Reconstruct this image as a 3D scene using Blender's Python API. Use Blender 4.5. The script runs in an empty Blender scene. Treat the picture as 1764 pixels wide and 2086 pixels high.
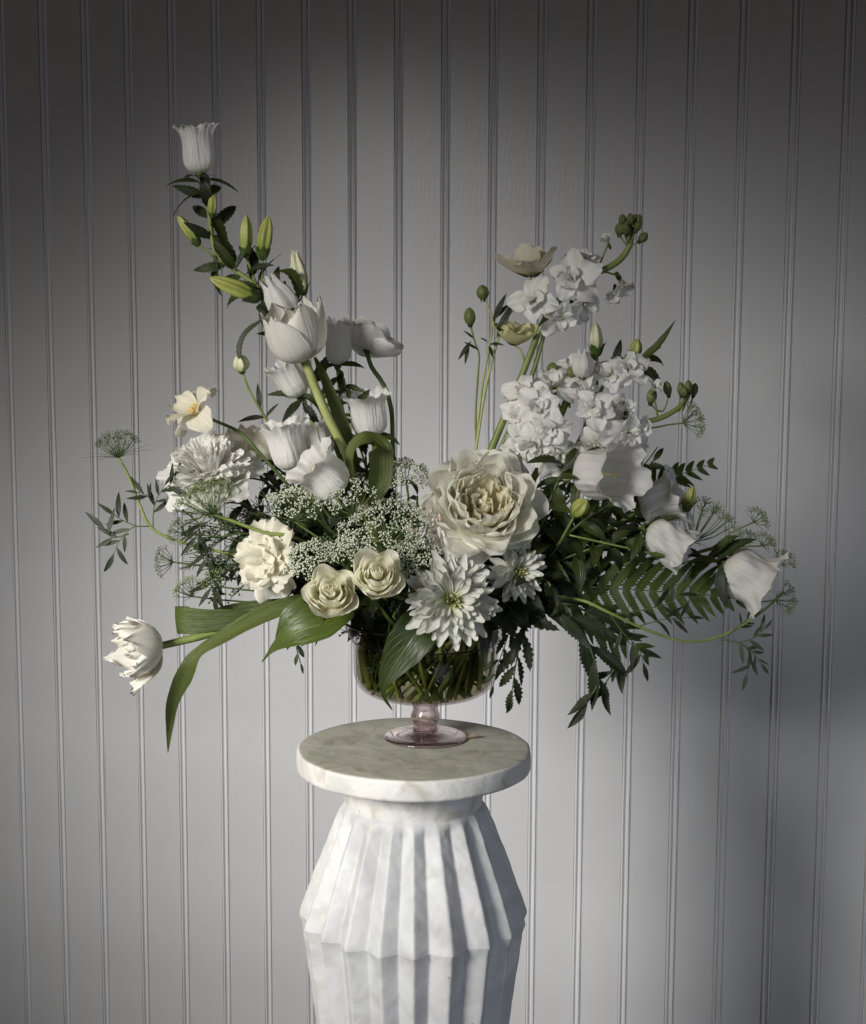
import bpy, math, random
import numpy as np
from mathutils import Matrix, Vector

SC = bpy.context.scene
COL = SC.collection
R = math.radians
rnd = random.Random(7)
rng = np.random.default_rng(7)

# ------------------------------------------------------------------ camera
F_PX, CXP, CYP = 3300.0, 882.0, 1043.0        # focal length and centre, in pixels of a 1764 x 2086 frame
PITCH, ROLL = R(7.43), R(0.27)
TOP_Z = 0.95                                   # height of the pedestal's top
CAM_Y = -1.80
cam_d = bpy.data.cameras.new('camera')
cam = bpy.data.objects.new('camera', cam_d)
COL.objects.link(cam)
cam_d.sensor_width = 36.0
cam_d.lens = F_PX / 2086.0 * 36.0
cam_d.clip_start, cam_d.clip_end = 0.05, 60
CAM_R = Matrix.Rotation(math.pi / 2 - PITCH, 3, 'X') @ Matrix.Rotation(ROLL, 3, 'Z')


def ray(px, py):
    return CAM_R @ Vector(((px - CXP) / F_PX, -(py - CYP) / F_PX, -1.0))


_d = ray(843, 1521)
CAM_Z = TOP_Z - _d.z * (-CAM_Y / _d.y)
cam.matrix_world = Matrix.Translation((0, CAM_Y, CAM_Z)) @ CAM_R.to_4x4()
SC.camera = cam


def P(px, py, y=0.0):
    """the point of the upright plane at depth y that is seen at a pixel of the photograph"""
    d = ray(px, py)
    t = (y - CAM_Y) / d.y
    return Vector((d.x * t, y, CAM_Z + d.z * t))


# ------------------------------------------------------------------ light
world = bpy.data.worlds.new('World')
SC.world = world
world.use_nodes = True
world.node_tree.nodes['Background'].inputs['Color'].default_value = (0.80, 0.54, 0.37, 1)
world.node_tree.nodes['Background'].inputs['Strength'].default_value = 0.050


def aim(o, target):
    d = (Vector(target) - o.location).normalized()
    o.rotation_mode = 'QUATERNION'
    o.rotation_quaternion = d.to_track_quat('-Z', 'Y')


key_d = bpy.data.lights.new('window_light', 'SPOT')
key_d.energy = 520
key_d.color = (1.0, 0.975, 0.935)
key_d.spot_size = R(32)
key_d.spot_blend = 1.0
key_d.shadow_soft_size = 0.44
key = bpy.data.objects.new('window_light', key_d)
COL.objects.link(key)
key.location = (-1.60, -1.80, 1.88)
key.scale = (1.35, 1.0, 1.0)
aim(key, (-0.04, 0.5, 0.785))

fill_d = bpy.data.lights.new('room_light', 'AREA')
fill_d.shape = 'RECTANGLE'
fill_d.size, fill_d.size_y = 3.2, 2.2
fill_d.energy = 5.6
fill_d.spread = R(50)
fill_d.color = (0.70, 0.82, 1.0)
fill = bpy.data.objects.new('room_light', fill_d)
COL.objects.link(fill)
fill.location = (1.7, -2.6, 0.55)
aim(fill, (0.15, 0.6, 0.30))

SC.view_settings.view_transform = 'Standard'
SC.view_settings.look = 'None'
SC.view_settings.exposure = 0.0
SC.view_settings.gamma = 1.0
SC.view_settings.use_curve_mapping = False
SC.cycles.use_denoising = True
SC.cycles.max_bounces = 10
SC.cycles.transparent_max_bounces = 24
SC.cycles.transmission_bounces = 10
SC.cycles.diffuse_bounces = 4
SC.cycles.glossy_bounces = 4
SC.cycles.caustics_reflective = False
SC.cycles.caustics_refractive = False


# ------------------------------------------------------------------ materials
def newmat(name):
    m = bpy.data.materials.new(name)
    m.use_nodes = True
    nt = m.node_tree
    nt.nodes.clear()
    return m, nt, nt.nodes, nt.links


def nd(nt, kind, **kw):
    n = nt.nodes.new(kind)
    for k, v in kw.items():
        if k.startswith('i_'):
            n.inputs[k[2:].replace('_', ' ')].default_value = v
        else:
            setattr(n, k, v)
    return n


def ramp(nt, src, stops):
    r = nt.nodes.new('ShaderNodeValToRGB')
    els = r.color_ramp.elements
    while len(els) < len(stops):
        els.new(0.5)
    for e, (p, c) in zip(els, stops):
        e.position = p
        e.color = tuple(c) + (1,) if len(c) == 3 else c
    nt.links.new(src, r.inputs[0])
    return r.outputs[0]


def mixc(nt, fac, a, b, mode='MIX'):
    m = nt.nodes.new('ShaderNodeMix')
    m.data_type = 'RGBA'
    m.blend_type = mode
    for sock, v in ((m.inputs[0], fac), (m.inputs[6], a), (m.inputs[7], b)):
        if hasattr(v, 'is_linked'):
            nt.links.new(v, sock)
        else:
            sock.default_value = v if not isinstance(v, tuple) or len(v) == 4 else tuple(v) + (1,)
    return m.outputs[2]


def streaks(nt, su, sv, detail=3):
    """noise drawn out along the length of a petal or leaf"""
    uv = nd(nt, 'ShaderNodeUVMap')
    info = nd(nt, 'ShaderNodeObjectInfo')
    mp = nd(nt, 'ShaderNodeMapping')
    mp.inputs['Scale'].default_value = (su, sv, 1)
    nt.links.new(uv.outputs[0], mp.inputs[0])
    add = nd(nt, 'ShaderNodeVectorMath', operation='ADD')
    sc = nd(nt, 'ShaderNodeVectorMath', operation='SCALE')
    sc.inputs[0].default_value = (37.0, 11.0, 5.0)
    nt.links.new(info.outputs['Random'], sc.inputs['Scale'])
    nt.links.new(mp.outputs[0], add.inputs[0])
    nt.links.new(sc.outputs[0], add.inputs[1])
    no = nd(nt, 'ShaderNodeTexNoise')
    no.inputs['Scale'].default_value = 1.0
    no.inputs['Detail'].default_value = detail
    nt.links.new(add.outputs[0], no.inputs['Vector'])
    return no.outputs['Fac'], uv.outputs[0], info.outputs['Random']


def sheet(nt, col, rough, transl, bump_src, bump, spec=0.35, tcol=None):
    pr = nd(nt, 'ShaderNodeBsdfPrincipled')
    pr.inputs['Roughness'].default_value = rough
    pr.inputs['Specular IOR Level'].default_value = spec
    nt.links.new(col, pr.inputs['Base Color'])
    tr = nd(nt, 'ShaderNodeBsdfTranslucent')
    nt.links.new(tcol or col, tr.inputs['Color'])
    bp = nd(nt, 'ShaderNodeBump')
    bp.inputs['Strength'].default_value = bump
    bp.inputs['Distance'].default_value = 0.002
    nt.links.new(bump_src, bp.inputs['Height'])
    nt.links.new(bp.outputs[0], pr.inputs['Normal'])
    mx = nd(nt, 'ShaderNodeMixShader')
    mx.inputs[0].default_value = transl
    nt.links.new(pr.outputs[0], mx.inputs[1])
    nt.links.new(tr.outputs[0], mx.inputs[2])
    out = nd(nt, 'ShaderNodeOutputMaterial')
    nt.links.new(mx.outputs[0], out.inputs[0])


def petal_mat(name, tip, base, b0=0.0, b1=0.45, transl=0.3, rough=0.5, su=26, bump=0.35, vein=0.10, edge=None):
    m, nt, N, L = newmat(name)
    s, uv, rd = streaks(nt, su, 2.2)
    sep = nd(nt, 'ShaderNodeSeparateXYZ')
    L.new(uv, sep.inputs[0])
    mr = nd(nt, 'ShaderNodeMapRange')
    mr.inputs[1].default_value, mr.inputs[2].default_value = b0, b1
    L.new(sep.outputs[1], mr.inputs[0])
    c = mixc(nt, mr.outputs[0], base, tip)
    if edge:
        mr2 = nd(nt, 'ShaderNodeMapRange')
        mr2.inputs[1].default_value, mr2.inputs[2].default_value = 0.86, 1.0
        L.new(sep.outputs[1], mr2.inputs[0])
        c = mixc(nt, mr2.outputs[0], c, edge)
    v = ramp(nt, s, [(0.3, (1 - vein,) * 3), (0.62, (1, 1, 1))])
    c = mixc(nt, 1.0, c, v, 'MULTIPLY')
    tone = ramp(nt, rd, [(0.0, (0.94, 0.94, 0.91)), (1.0, (1, 1, 1))])
    c = mixc(nt, 1.0, c, tone, 'MULTIPLY')
    sheet(nt, c, rough, transl, s, bump)
    return m


def leaf_mat(name, a, b, transl=0.22, rough=0.42, rib=0.6, veins=9.0, bump=0.5, spec=0.4, su=9):
    m, nt, N, L = newmat(name)
    s, uv, rd = streaks(nt, su, 3.0, 4)
    c = ramp(nt, s, [(0.32, a), (0.68, b)])
    tone = ramp(nt, rd, [(0.0, (0.72, 0.76, 0.72)), (1.0, (1.18, 1.12, 1.0))])
    c = mixc(nt, 1.0, c, tone, 'MULTIPLY')
    sep = nd(nt, 'ShaderNodeSeparateXYZ')
    L.new(uv, sep.inputs[0])
    d = nd(nt, 'ShaderNodeMath', operation='SUBTRACT')
    L.new(sep.outputs[0], d.inputs[0])
    d.inputs[1].default_value = 0.5
    ab = nd(nt, 'ShaderNodeMath', operation='ABSOLUTE')
    L.new(d.outputs[0], ab.inputs[0])
    ribm = nd(nt, 'ShaderNodeMapRange')
    ribm.inputs[1].default_value, ribm.inputs[2].default_value = 0.015, 0.05
    ribm.inputs[3].default_value, ribm.inputs[4].default_value = rib, 0.0
    L.new(ab.outputs[0], ribm.inputs[0])
    # side veins slant from the rib towards the tip
    k = nd(nt, 'ShaderNodeMath', operation='MULTIPLY_ADD')
    L.new(ab.outputs[0], k.inputs[0])
    k.inputs[1].default_value = -0.7
    L.new(sep.outputs[1], k.inputs[2])
    w = nd(nt, 'ShaderNodeMath', operation='MULTIPLY')
    L.new(k.outputs[0], w.inputs[0])
    w.inputs[1].default_value = veins * 6.2832
    sn = nd(nt, 'ShaderNodeMath', operation='SINE')
    L.new(w.outputs[0], sn.inputs[0])
    vm = nd(nt, 'ShaderNodeMapRange')
    vm.inputs[1].default_value, vm.inputs[2].default_value = 0.86, 1.0
    vm.inputs[4].default_value = rib * 0.45
    L.new(sn.outputs[0], vm.inputs[0])
    mxv = nd(nt, 'ShaderNodeMath', operation='MAXIMUM')
    L.new(ribm.outputs[0], mxv.inputs[0])
    L.new(vm.outputs[0], mxv.inputs[1])
    light = mixc(nt, 1.0, c, (1.9, 1.8, 1.7, 1), 'MULTIPLY')
    c = mixc(nt, mxv.outputs[0], c, light)
    h = nd(nt, 'ShaderNodeMath', operation='SUBTRACT')
    L.new(s, h.inputs[0])
    L.new(mxv.outputs[0], h.inputs[1])
    tc = mixc(nt, 1.0, c, (1.5, 1.6, 0.7, 1), 'MULTIPLY')
    sheet(nt, c, rough, transl, h.outputs[0], bump, spec, tc)
    return m


def solid_mat(name, a, b, scale=60, rough=0.5, bump=0.2, spec=0.35):
    m, nt, N, L = newmat(name)
    tc = nd(nt, 'ShaderNodeTexCoord')
    no = nd(nt, 'ShaderNodeTexNoise')
    no.inputs['Scale'].default_value = scale
    no.inputs['Detail'].default_value = 4
    L.new(tc.outputs['Object'], no.inputs['Vector'])
    c = ramp(nt, no.outputs['Fac'], [(0.35, a), (0.65, b)])
    pr = nd(nt, 'ShaderNodeBsdfPrincipled')
    pr.inputs['Roughness'].default_value = rough
    pr.inputs['Specular IOR Level'].default_value = spec
    L.new(c, pr.inputs['Base Color'])
    bp = nd(nt, 'ShaderNodeBump')
    bp.inputs['Strength'].default_value = bump
    bp.inputs['Distance'].default_value = 0.001
    L.new(no.outputs['Fac'], bp.inputs['Height'])
    L.new(bp.outputs[0], pr.inputs['Normal'])
    out = nd(nt, 'ShaderNodeOutputMaterial')
    L.new(pr.outputs[0], out.inputs[0])
    return m


def wall_mat(name='wall_paint', k=1.0, rough=0.30):
    m, nt, N, L = newmat(name)
    tc = nd(nt, 'ShaderNodeTexCoord')
    no = nd(nt, 'ShaderNodeTexNoise')
    no.inputs['Scale'].default_value = 5
    no.inputs['Detail'].default_value = 6
    L.new(tc.outputs['Object'], no.inputs['Vector'])
    c = ramp(nt, no.outputs['Fac'], [(0.35, (0.463 * k, 0.462 * k, 0.463 * k)), (0.65, (0.499 * k, 0.498 * k, 0.499 * k))])
    vo = nd(nt, 'ShaderNodeTexVoronoi')          # fly specks and pin holes
    vo.inputs['Scale'].default_value = 5.5
    L.new(tc.outputs['Object'], vo.inputs['Vector'])
    sp = ramp(nt, vo.outputs['Distance'], [(0.0, (0.12, 0.11, 0.10)), (0.013, (0.2, 0.18, 0.16)), (0.017, (1, 1, 1))])
    c = mixc(nt, 1.0, c, sp, 'MULTIPLY')
    pr = nd(nt, 'ShaderNodeBsdfPrincipled')
    pr.inputs['Roughness'].default_value = rough
    pr.inputs['Specular IOR Level'].default_value = 0.5
    L.new(c, pr.inputs['Base Color'])
    mp = nd(nt, 'ShaderNodeMapping')
    mp.inputs['Scale'].default_value = (240, 240, 40)
    L.new(tc.outputs['Object'], mp.inputs[0])
    n2 = nd(nt, 'ShaderNodeTexNoise')
    n2.inputs['Scale'].default_value = 1
    n2.inputs['Detail'].default_value = 3
    L.new(mp.outputs[0], n2.inputs['Vector'])
    bp = nd(nt, 'ShaderNodeBump')
    bp.inputs['Strength'].default_value = 0.16
    bp.inputs['Distance'].default_value = 0.001
    L.new(n2.outputs['Fac'], bp.inputs['Height'])
    L.new(bp.outputs[0], pr.inputs['Normal'])
    out = nd(nt, 'ShaderNodeOutputMaterial')
    L.new(pr.outputs[0], out.inputs[0])
    return m


def marble_mat(name, base, grey, stain, top_shade=None):
    m, nt, N, L = newmat(name)
    tc = nd(nt, 'ShaderNodeTexCoord')

    def noise(s, d, dist=0.0, vec=None):
        n = nd(nt, 'ShaderNodeTexNoise')
        n.inputs['Scale'].default_value = s
        n.inputs['Detail'].default_value = d
        n.inputs['Distortion'].default_value = dist
        L.new(vec or tc.outputs['Object'], n.inputs['Vector'])
        return n.outputs['Fac']
    a = noise(14, 7, 1.2)
    c = ramp(nt, a, [(0.30, grey), (0.55, base), (0.8, base)])
    b = noise(34, 8, 0.6)
    c = mixc(nt, ramp(nt, b, [(0.53, (0, 0, 0)), (0.68, (0.62, 0.62, 0.62))]), c, stain)
    mp = nd(nt, 'ShaderNodeMapping')
    mp.inputs['Scale'].default_value = (1, 1, 0.28)
    L.new(tc.outputs['Object'], mp.inputs[0])
    e = noise(52, 4, 0.3, mp.outputs[0])
    c = mixc(nt, ramp(nt, e, [(0.66, (0, 0, 0)), (0.78, (0.42, 0.42, 0.42))]), c, (0.34, 0.31, 0.27, 1))
    vo = nd(nt, 'ShaderNodeTexVoronoi')
    vo.inputs['Scale'].default_value = 38
    L.new(tc.outputs['Object'], vo.inputs['Vector'])
    pit = ramp(nt, vo.outputs['Distance'], [(0.0, (0.35, 0.32, 0.29)), (0.04, (0.5, 0.47, 0.44)), (0.09, (1, 1, 1))])
    gate = ramp(nt, noise(9, 2), [(0.52, (0, 0, 0)), (0.58, (1, 1, 1))])
    c = mixc(nt, gate, c, mixc(nt, 1.0, c, pit, 'MULTIPLY'))
    if top_shade:                                  # shade on the flat upper face, painted in as a grey-green tone
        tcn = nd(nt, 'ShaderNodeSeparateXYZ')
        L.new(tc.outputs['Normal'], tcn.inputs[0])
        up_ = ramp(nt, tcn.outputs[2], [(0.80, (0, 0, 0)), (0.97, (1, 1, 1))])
        c = mixc(nt, up_, c, mixc(nt, 1.0, c, tuple(x / 0.66 for x in top_shade) + (1,), 'MULTIPLY'))
    pr = nd(nt, 'ShaderNodeBsdfPrincipled')
    pr.inputs['Roughness'].default_value = 0.55
    pr.inputs['Specular IOR Level'].default_value = 0.35
    L.new(c, pr.inputs['Base Color'])
    bp = nd(nt, 'ShaderNodeBump')
    bp.inputs['Strength'].default_value = 0.7
    bp.inputs['Distance'].default_value = 0.003
    L.new(b, bp.inputs['Height'])
    L.new(bp.outputs[0], pr.inputs['Normal'])
    out = nd(nt, 'ShaderNodeOutputMaterial')
    L.new(pr.outputs[0], out.inputs[0])
    return m


def thin_glass(name, tint, ior=1.5, rough=0.02):
    """a thin clear wall: it lets light through with a tint and mirrors at a slant"""
    m, nt, N, L = newmat(name)
    tr = nd(nt, 'ShaderNodeBsdfTransparent')
    tr.inputs[0].default_value = tuple(tint) + (1,)
    gl = nd(nt, 'ShaderNodeBsdfGlossy')
    gl.inputs['Roughness'].default_value = rough
    lw = nd(nt, 'ShaderNodeLayerWeight')
    lw.inputs[0].default_value = 0.5
    pw = nd(nt, 'ShaderNodeMath', operation='POWER')
    L.new(lw.outputs['Facing'], pw.inputs[0])
    pw.inputs[1].default_value = 4.5
    fr = nd(nt, 'ShaderNodeMath', operation='MULTIPLY_ADD')
    L.new(pw.outputs[0], fr.inputs[0])
    fr.inputs[1].default_value = 0.75
    fr.inputs[2].default_value = ((ior - 1) / (ior + 1)) ** 2
    mx = nd(nt, 'ShaderNodeMixShader')
    L.new(fr.outputs[0], mx.inputs[0])
    L.new(tr.outputs[0], mx.inputs[1])
    L.new(gl.outputs[0], mx.inputs[2])
    out = nd(nt, 'ShaderNodeOutputMaterial')
    L.new(mx.outputs[0], out.inputs[0])
    return m


def solid_glass(name, tint):
    m, nt, N, L = newmat(name)
    g = nd(nt, 'ShaderNodeBsdfGlass')
    g.inputs['Color'].default_value = tuple(tint) + (1,)
    g.inputs['Roughness'].default_value = 0.0
    g.inputs['IOR'].default_value = 1.5
    tr = nd(nt, 'ShaderNodeBsdfTransparent')
    tr.inputs[0].default_value = tuple(tint) + (1,)
    mx = nd(nt, 'ShaderNodeMixShader')
    mx.inputs[0].default_value = 0.35
    L.new(g.outputs[0], mx.inputs[1])
    L.new(tr.outputs[0], mx.inputs[2])
    out = nd(nt, 'ShaderNodeOutputMaterial')
    L.new(mx.outputs[0], out.inputs[0])
    return m


M = {}
M['wall'] = wall_mat()
M['bead'] = wall_mat('bead_highlight_paint', 1.22, 0.35)  # paler than the boards: highlights along the ridges are put into the colour
M['floor'] = solid_mat('floor_boards', (0.30, 0.27, 0.24), (0.36, 0.33, 0.29), 6, 0.6)
M['marble'] = marble_mat('carved_marble', (0.58, 0.58, 0.575), (0.45, 0.45, 0.455), (0.46, 0.445, 0.42))
M['marble_top'] = marble_mat('worn_marble_shaded_top', (0.68, 0.67, 0.64), (0.54, 0.54, 0.50), (0.40, 0.36, 0.28), (0.42, 0.42, 0.37))  # stained stone; the last colour paints shade onto the slab's upper face
M['bowl'] = thin_glass('smoky_pink_glass', (0.84, 0.79, 0.80), 1.28)
M['rim'] = thin_glass('dark_glass_rim', (0.22, 0.23, 0.27), 1.7)
M['glass'] = solid_glass('pink_glass', (0.95, 0.86, 0.86))
M['water'] = thin_glass('water', (0.70, 0.72, 0.56), 1.2)
M['white'] = petal_mat('white_petal', (0.90, 0.89, 0.85), (0.78, 0.80, 0.62), 0.0, 0.3, transl=0.46)
M['bell'] = petal_mat('bellflower_petal', (0.87, 0.86, 0.83), (0.80, 0.81, 0.68), 0.0, 0.25, transl=0.42, su=46, vein=0.12, bump=0.8)
M['tulip'] = petal_mat('tulip_petal', (0.87, 0.85, 0.79), (0.76, 0.72, 0.34), 0.0, 0.28, transl=0.36, su=20, vein=0.10, bump=0.6)
M['rose'] = petal_mat('rose_petal', (0.94, 0.93, 0.86), (0.93, 0.89, 0.71), 0.0, 0.7, transl=0.54, rough=0.55, su=12, vein=0.05, bump=0.2)
M['rose_heart'] = petal_mat('rose_heart_petal', (0.94, 0.91, 0.78), (0.92, 0.84, 0.56), 0.0, 0.8, transl=0.55, su=12, vein=0.06, bump=0.2)
M['spray'] = petal_mat('spray_rose_petal', (0.95, 0.935, 0.81), (0.93, 0.89, 0.66), 0.0, 0.8, transl=0.55, su=10, vein=0.05, bump=0.15)
M['cream'] = petal_mat('cream_petal', (0.85, 0.81, 0.67), (0.76, 0.68, 0.34), 0.0, 0.4, transl=0.45, su=20, vein=0.12)
M['carnation'] = petal_mat('carnation_petal', (0.92, 0.885, 0.77), (0.86, 0.81, 0.60), 0.0, 0.6, transl=0.5, su=24, vein=0.12)
M['yellow'] = petal_mat('pale_yellow_petal', (0.82, 0.79, 0.46), (0.66, 0.64, 0.18), 0.0, 0.5, transl=0.4, su=20, vein=0.12)
M['mum'] = petal_mat('daisy_petal', (0.69, 0.69, 0.63), (0.55, 0.57, 0.28), 0.0, 0.35, transl=0.25, su=8, vein=0.12, bump=0.5)
M['mum_heart'] = petal_mat('daisy_heart_petal', (0.62, 0.62, 0.34), (0.22, 0.26, 0.06), 0.0, 0.9, transl=0.2, su=8)
M['stock'] = petal_mat('stock_petal', (0.88, 0.87, 0.84), (0.62, 0.68, 0.30), 0.0, 0.35, transl=0.35, su=14, vein=0.09, bump=0.4)
M['bud'] = petal_mat('green_bud', (0.42, 0.44, 0.12), (0.20, 0.28, 0.05), 0.0, 0.7, transl=0.1, rough=0.4, su=9, vein=0.3)
M['bud_dark'] = petal_mat('dark_bud', (0.16, 0.19, 0.06), (0.10, 0.14, 0.04), 0.0, 0.7, transl=0.08, rough=0.5, su=9, vein=0.3)
M['bud_white'] = petal_mat('opening_bud', (0.76, 0.75, 0.52), (0.40, 0.45, 0.14), 0.0, 0.6, transl=0.2, su=9, vein=0.15)
M['leaf'] = leaf_mat('bellflower_leaf', (0.027, 0.041, 0.009), (0.050, 0.068, 0.016))
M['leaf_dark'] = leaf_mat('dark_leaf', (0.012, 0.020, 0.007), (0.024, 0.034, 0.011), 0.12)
M['leaf_grey'] = leaf_mat('grey_green_leaf', (0.036, 0.050, 0.034), (0.062, 0.080, 0.050), 0.12, 0.55, 0.3)
M['leaf_bright'] = leaf_mat('bright_leaf', (0.052, 0.078, 0.013), (0.080, 0.110, 0.020), 0.25, 0.4, 0.5, 7.0)
M['tulip_leaf'] = leaf_mat('tulip_leaf', (0.075, 0.100, 0.022), (0.120, 0.146, 0.040), 0.25, 0.40, 0.12, 0.01, 0.7, 0.4, 34)
M['fern'] = leaf_mat('fern_leaf', (0.032, 0.052, 0.010), (0.056, 0.082, 0.017), 0.28, 0.5, 0.4, 14.0)
M['stem'] = solid_mat('green_stem', (0.12, 0.16, 0.035), (0.20, 0.24, 0.07), 50, 0.45)
M['stem_pale'] = solid_mat('pale_stem', (0.26, 0.30, 0.09), (0.36, 0.38, 0.15), 50, 0.45)
M['stem_dark'] = solid_mat('dark_stem', (0.045, 0.075, 0.02), (0.075, 0.11, 0.03), 50, 0.5)
M['sepal'] = leaf_mat('sepal', (0.045, 0.085, 0.018), (0.080, 0.125, 0.030), 0.15, 0.45, 0.3)
M['sepal_dark'] = leaf_mat('dark_sepal', (0.020, 0.040, 0.014), (0.045, 0.070, 0.024), 0.1, 0.5, 0.2)
M['lace_white'] = solid_mat('lace_floret', (0.38, 0.42, 0.29), (0.60, 0.61, 0.51), 300, 0.6)
M['lace_green'] = solid_mat('green_floret', (0.16, 0.22, 0.07), (0.28, 0.33, 0.13), 300, 0.6)
M['lace_dark'] = solid_mat('dark_floret', (0.06, 0.09, 0.03), (0.12, 0.15, 0.06), 300, 0.6)
M['ray'] = solid_mat('umbel_ray', (0.09, 0.14, 0.04), (0.15, 0.20, 0.07), 90, 0.5)
M['ray_dark'] = solid_mat('dark_umbel_ray', (0.04, 0.065, 0.022), (0.07, 0.10, 0.035), 90, 0.5)
M['anther'] = solid_mat('yellow_anther', (0.48, 0.27, 0.03), (0.60, 0.40, 0.08), 200, 0.6)
M['pistil'] = solid_mat('pale_pistil', (0.70, 0.60, 0.22), (0.78, 0.70, 0.34), 200, 0.5)
M['berry'] = solid_mat('rice_flower_bud', (0.42, 0.33, 0.27), (0.58, 0.50, 0.42), 200, 0.6)
M['dry'] = petal_mat('dry_petal', (0.58, 0.48, 0.33), (0.40, 0.30, 0.16), 0.0, 0.6)

# ------------------------------------------------------------------ objects and meshes
WM = {}


def link(name, data, parent=None, mat4=None, stuff=False):
    o = bpy.data.objects.new(name, data)
    COL.objects.link(o)
    mw = mat4 if mat4 is not None else Matrix()
    if parent is not None:
        o.parent = parent
        o.matrix_basis = WM[parent.name].inverted() @ mw
    else:
        o.matrix_basis = mw
    WM[o.name] = mw.copy()
    if stuff:
        o['kind'] = 'stuff'
    return o


def tag(o, label, cat, group=None):
    o['label'] = label
    o['category'] = cat
    if group:
        o['group'] = group
    return o


def thing(name, label, cat, loc, group=None):
    return tag(link(name, None, None, Matrix.Translation(loc)), label, cat, group)


class MB:
    def __init__(s):
        s.v, s.f, s.uv, s.n = [], [], [], 0

    def add(s, V, Fc, UV=None):
        V = np.asarray(V, float).reshape(-1, 3)
        s.v.append(V)
        s.f += [tuple(i + s.n for i in q) for q in Fc]
        s.uv.append(np.asarray(UV, float).reshape(-1, 2) if UV is not None else np.zeros((len(V), 2)))
        s.n += len(V)

    def grid(s, G, UV=None, wrap=False):
        m, n = G.shape[:2]
        Fc = []
        for i in range(m - 1):
            for j in range(n if wrap else n - 1):
                k = (j + 1) % n
                Fc.append((i * n + j, i * n + k, (i + 1) * n + k, (i + 1) * n + j))
        if UV is None:
            vv, uu = np.meshgrid(np.linspace(0, 1, m), np.linspace(0, 1, n), indexing='ij')
            UV = np.stack([uu, vv], -1)
        s.add(G, Fc, UV)

    def tube(s, pts, rad, sides=6, cap=True):
        pts = np.asarray(pts, float)
        m = len(pts)
        rad = np.broadcast_to(np.asarray(rad, float), (m,))
        T = np.gradient(pts, axis=0)
        T /= np.linalg.norm(T, axis=1)[:, None] + 1e-12
        ref = np.array([0.31, -0.87, 0.38])
        A = np.cross(T, ref)
        A /= np.linalg.norm(A, axis=1)[:, None] + 1e-12
        B = np.cross(T, A)
        th = np.linspace(0, 2 * np.pi, sides, endpoint=False)
        G = pts[:, None] + rad[:, None, None] * (np.cos(th)[None, :, None] * A[:, None] + np.sin(th)[None, :, None] * B[:, None])
        n0 = s.n
        s.grid(G, None, True)
        if cap:
            s.f.append(tuple(n0 + j for j in range(sides))[::-1])
            s.f.append(tuple(n0 + (m - 1) * sides + j for j in range(sides)))

    def mesh(s, name, mat, smooth=True):
        me = bpy.data.meshes.new(name)
        V = np.concatenate(s.v)
        UV = np.concatenate(s.uv)
        me.from_pydata(V.tolist(), [], s.f)
        ul = me.uv_layers.new(name='UVMap')
        idx = np.empty(len(me.loops), np.int32)
        me.loops.foreach_get('vertex_index', idx)
        ul.data.foreach_set('uv', UV[idx].astype(np.float32).ravel())
        if smooth:
            me.polygons.foreach_set('use_smooth', np.ones(len(me.polygons), bool))
        me.materials.append(mat)
        return me


def spline(pts, n=24):
    p = np.asarray([tuple(q) for q in pts], float)
    if len(p) == 2:
        return p[0] + (p[1] - p[0]) * np.linspace(0, 1, n + 1)[:, None]
    seg = np.r_[0, np.cumsum(np.linalg.norm(np.diff(p, axis=0), axis=1) + 1e-9)]
    q = np.vstack([2 * p[0] - p[1], p, 2 * p[-1] - p[-2]])
    out = []
    for s in np.linspace(0, seg[-1], n + 1):
        i = min(np.searchsorted(seg, s, side='right') - 1, len(p) - 2)
        t = (s - seg[i]) / (seg[i + 1] - seg[i])
        a, b, c, d = q[i:i + 4]
        out.append(0.5 * (2 * b + (c - a) * t + (2 * a - 5 * b + 4 * c - d) * t * t + (3 * b - a - 3 * c + d) * t ** 3))
    return np.array(out)


def kf(keys, t):
    k = np.asarray(keys, float)
    return np.interp(t, k[:, 0], k[:, 1])


def axes(pos, zdir, up=(0, 0, 1), scale=1.0, roll=0.0):
    """matrix with Z along zdir and the -Y side turned towards up"""
    z = Vector(zdir).normalized()
    u = Vector(up)
    u = u - z * u.dot(z)
    if u.length < 1e-5:
        u = Vector((0, -1, 0.1)) - z * z.dot(Vector((0, -1, 0.1)))
    y = -u.normalized()
    x = y.cross(z)
    m = Matrix((x, y, z)).transposed().to_4x4()
    m = m @ Matrix.Rotation(roll, 4, 'Z') @ Matrix.Scale(scale, 4)
    m.translation = Vector(pos)
    return m


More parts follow.
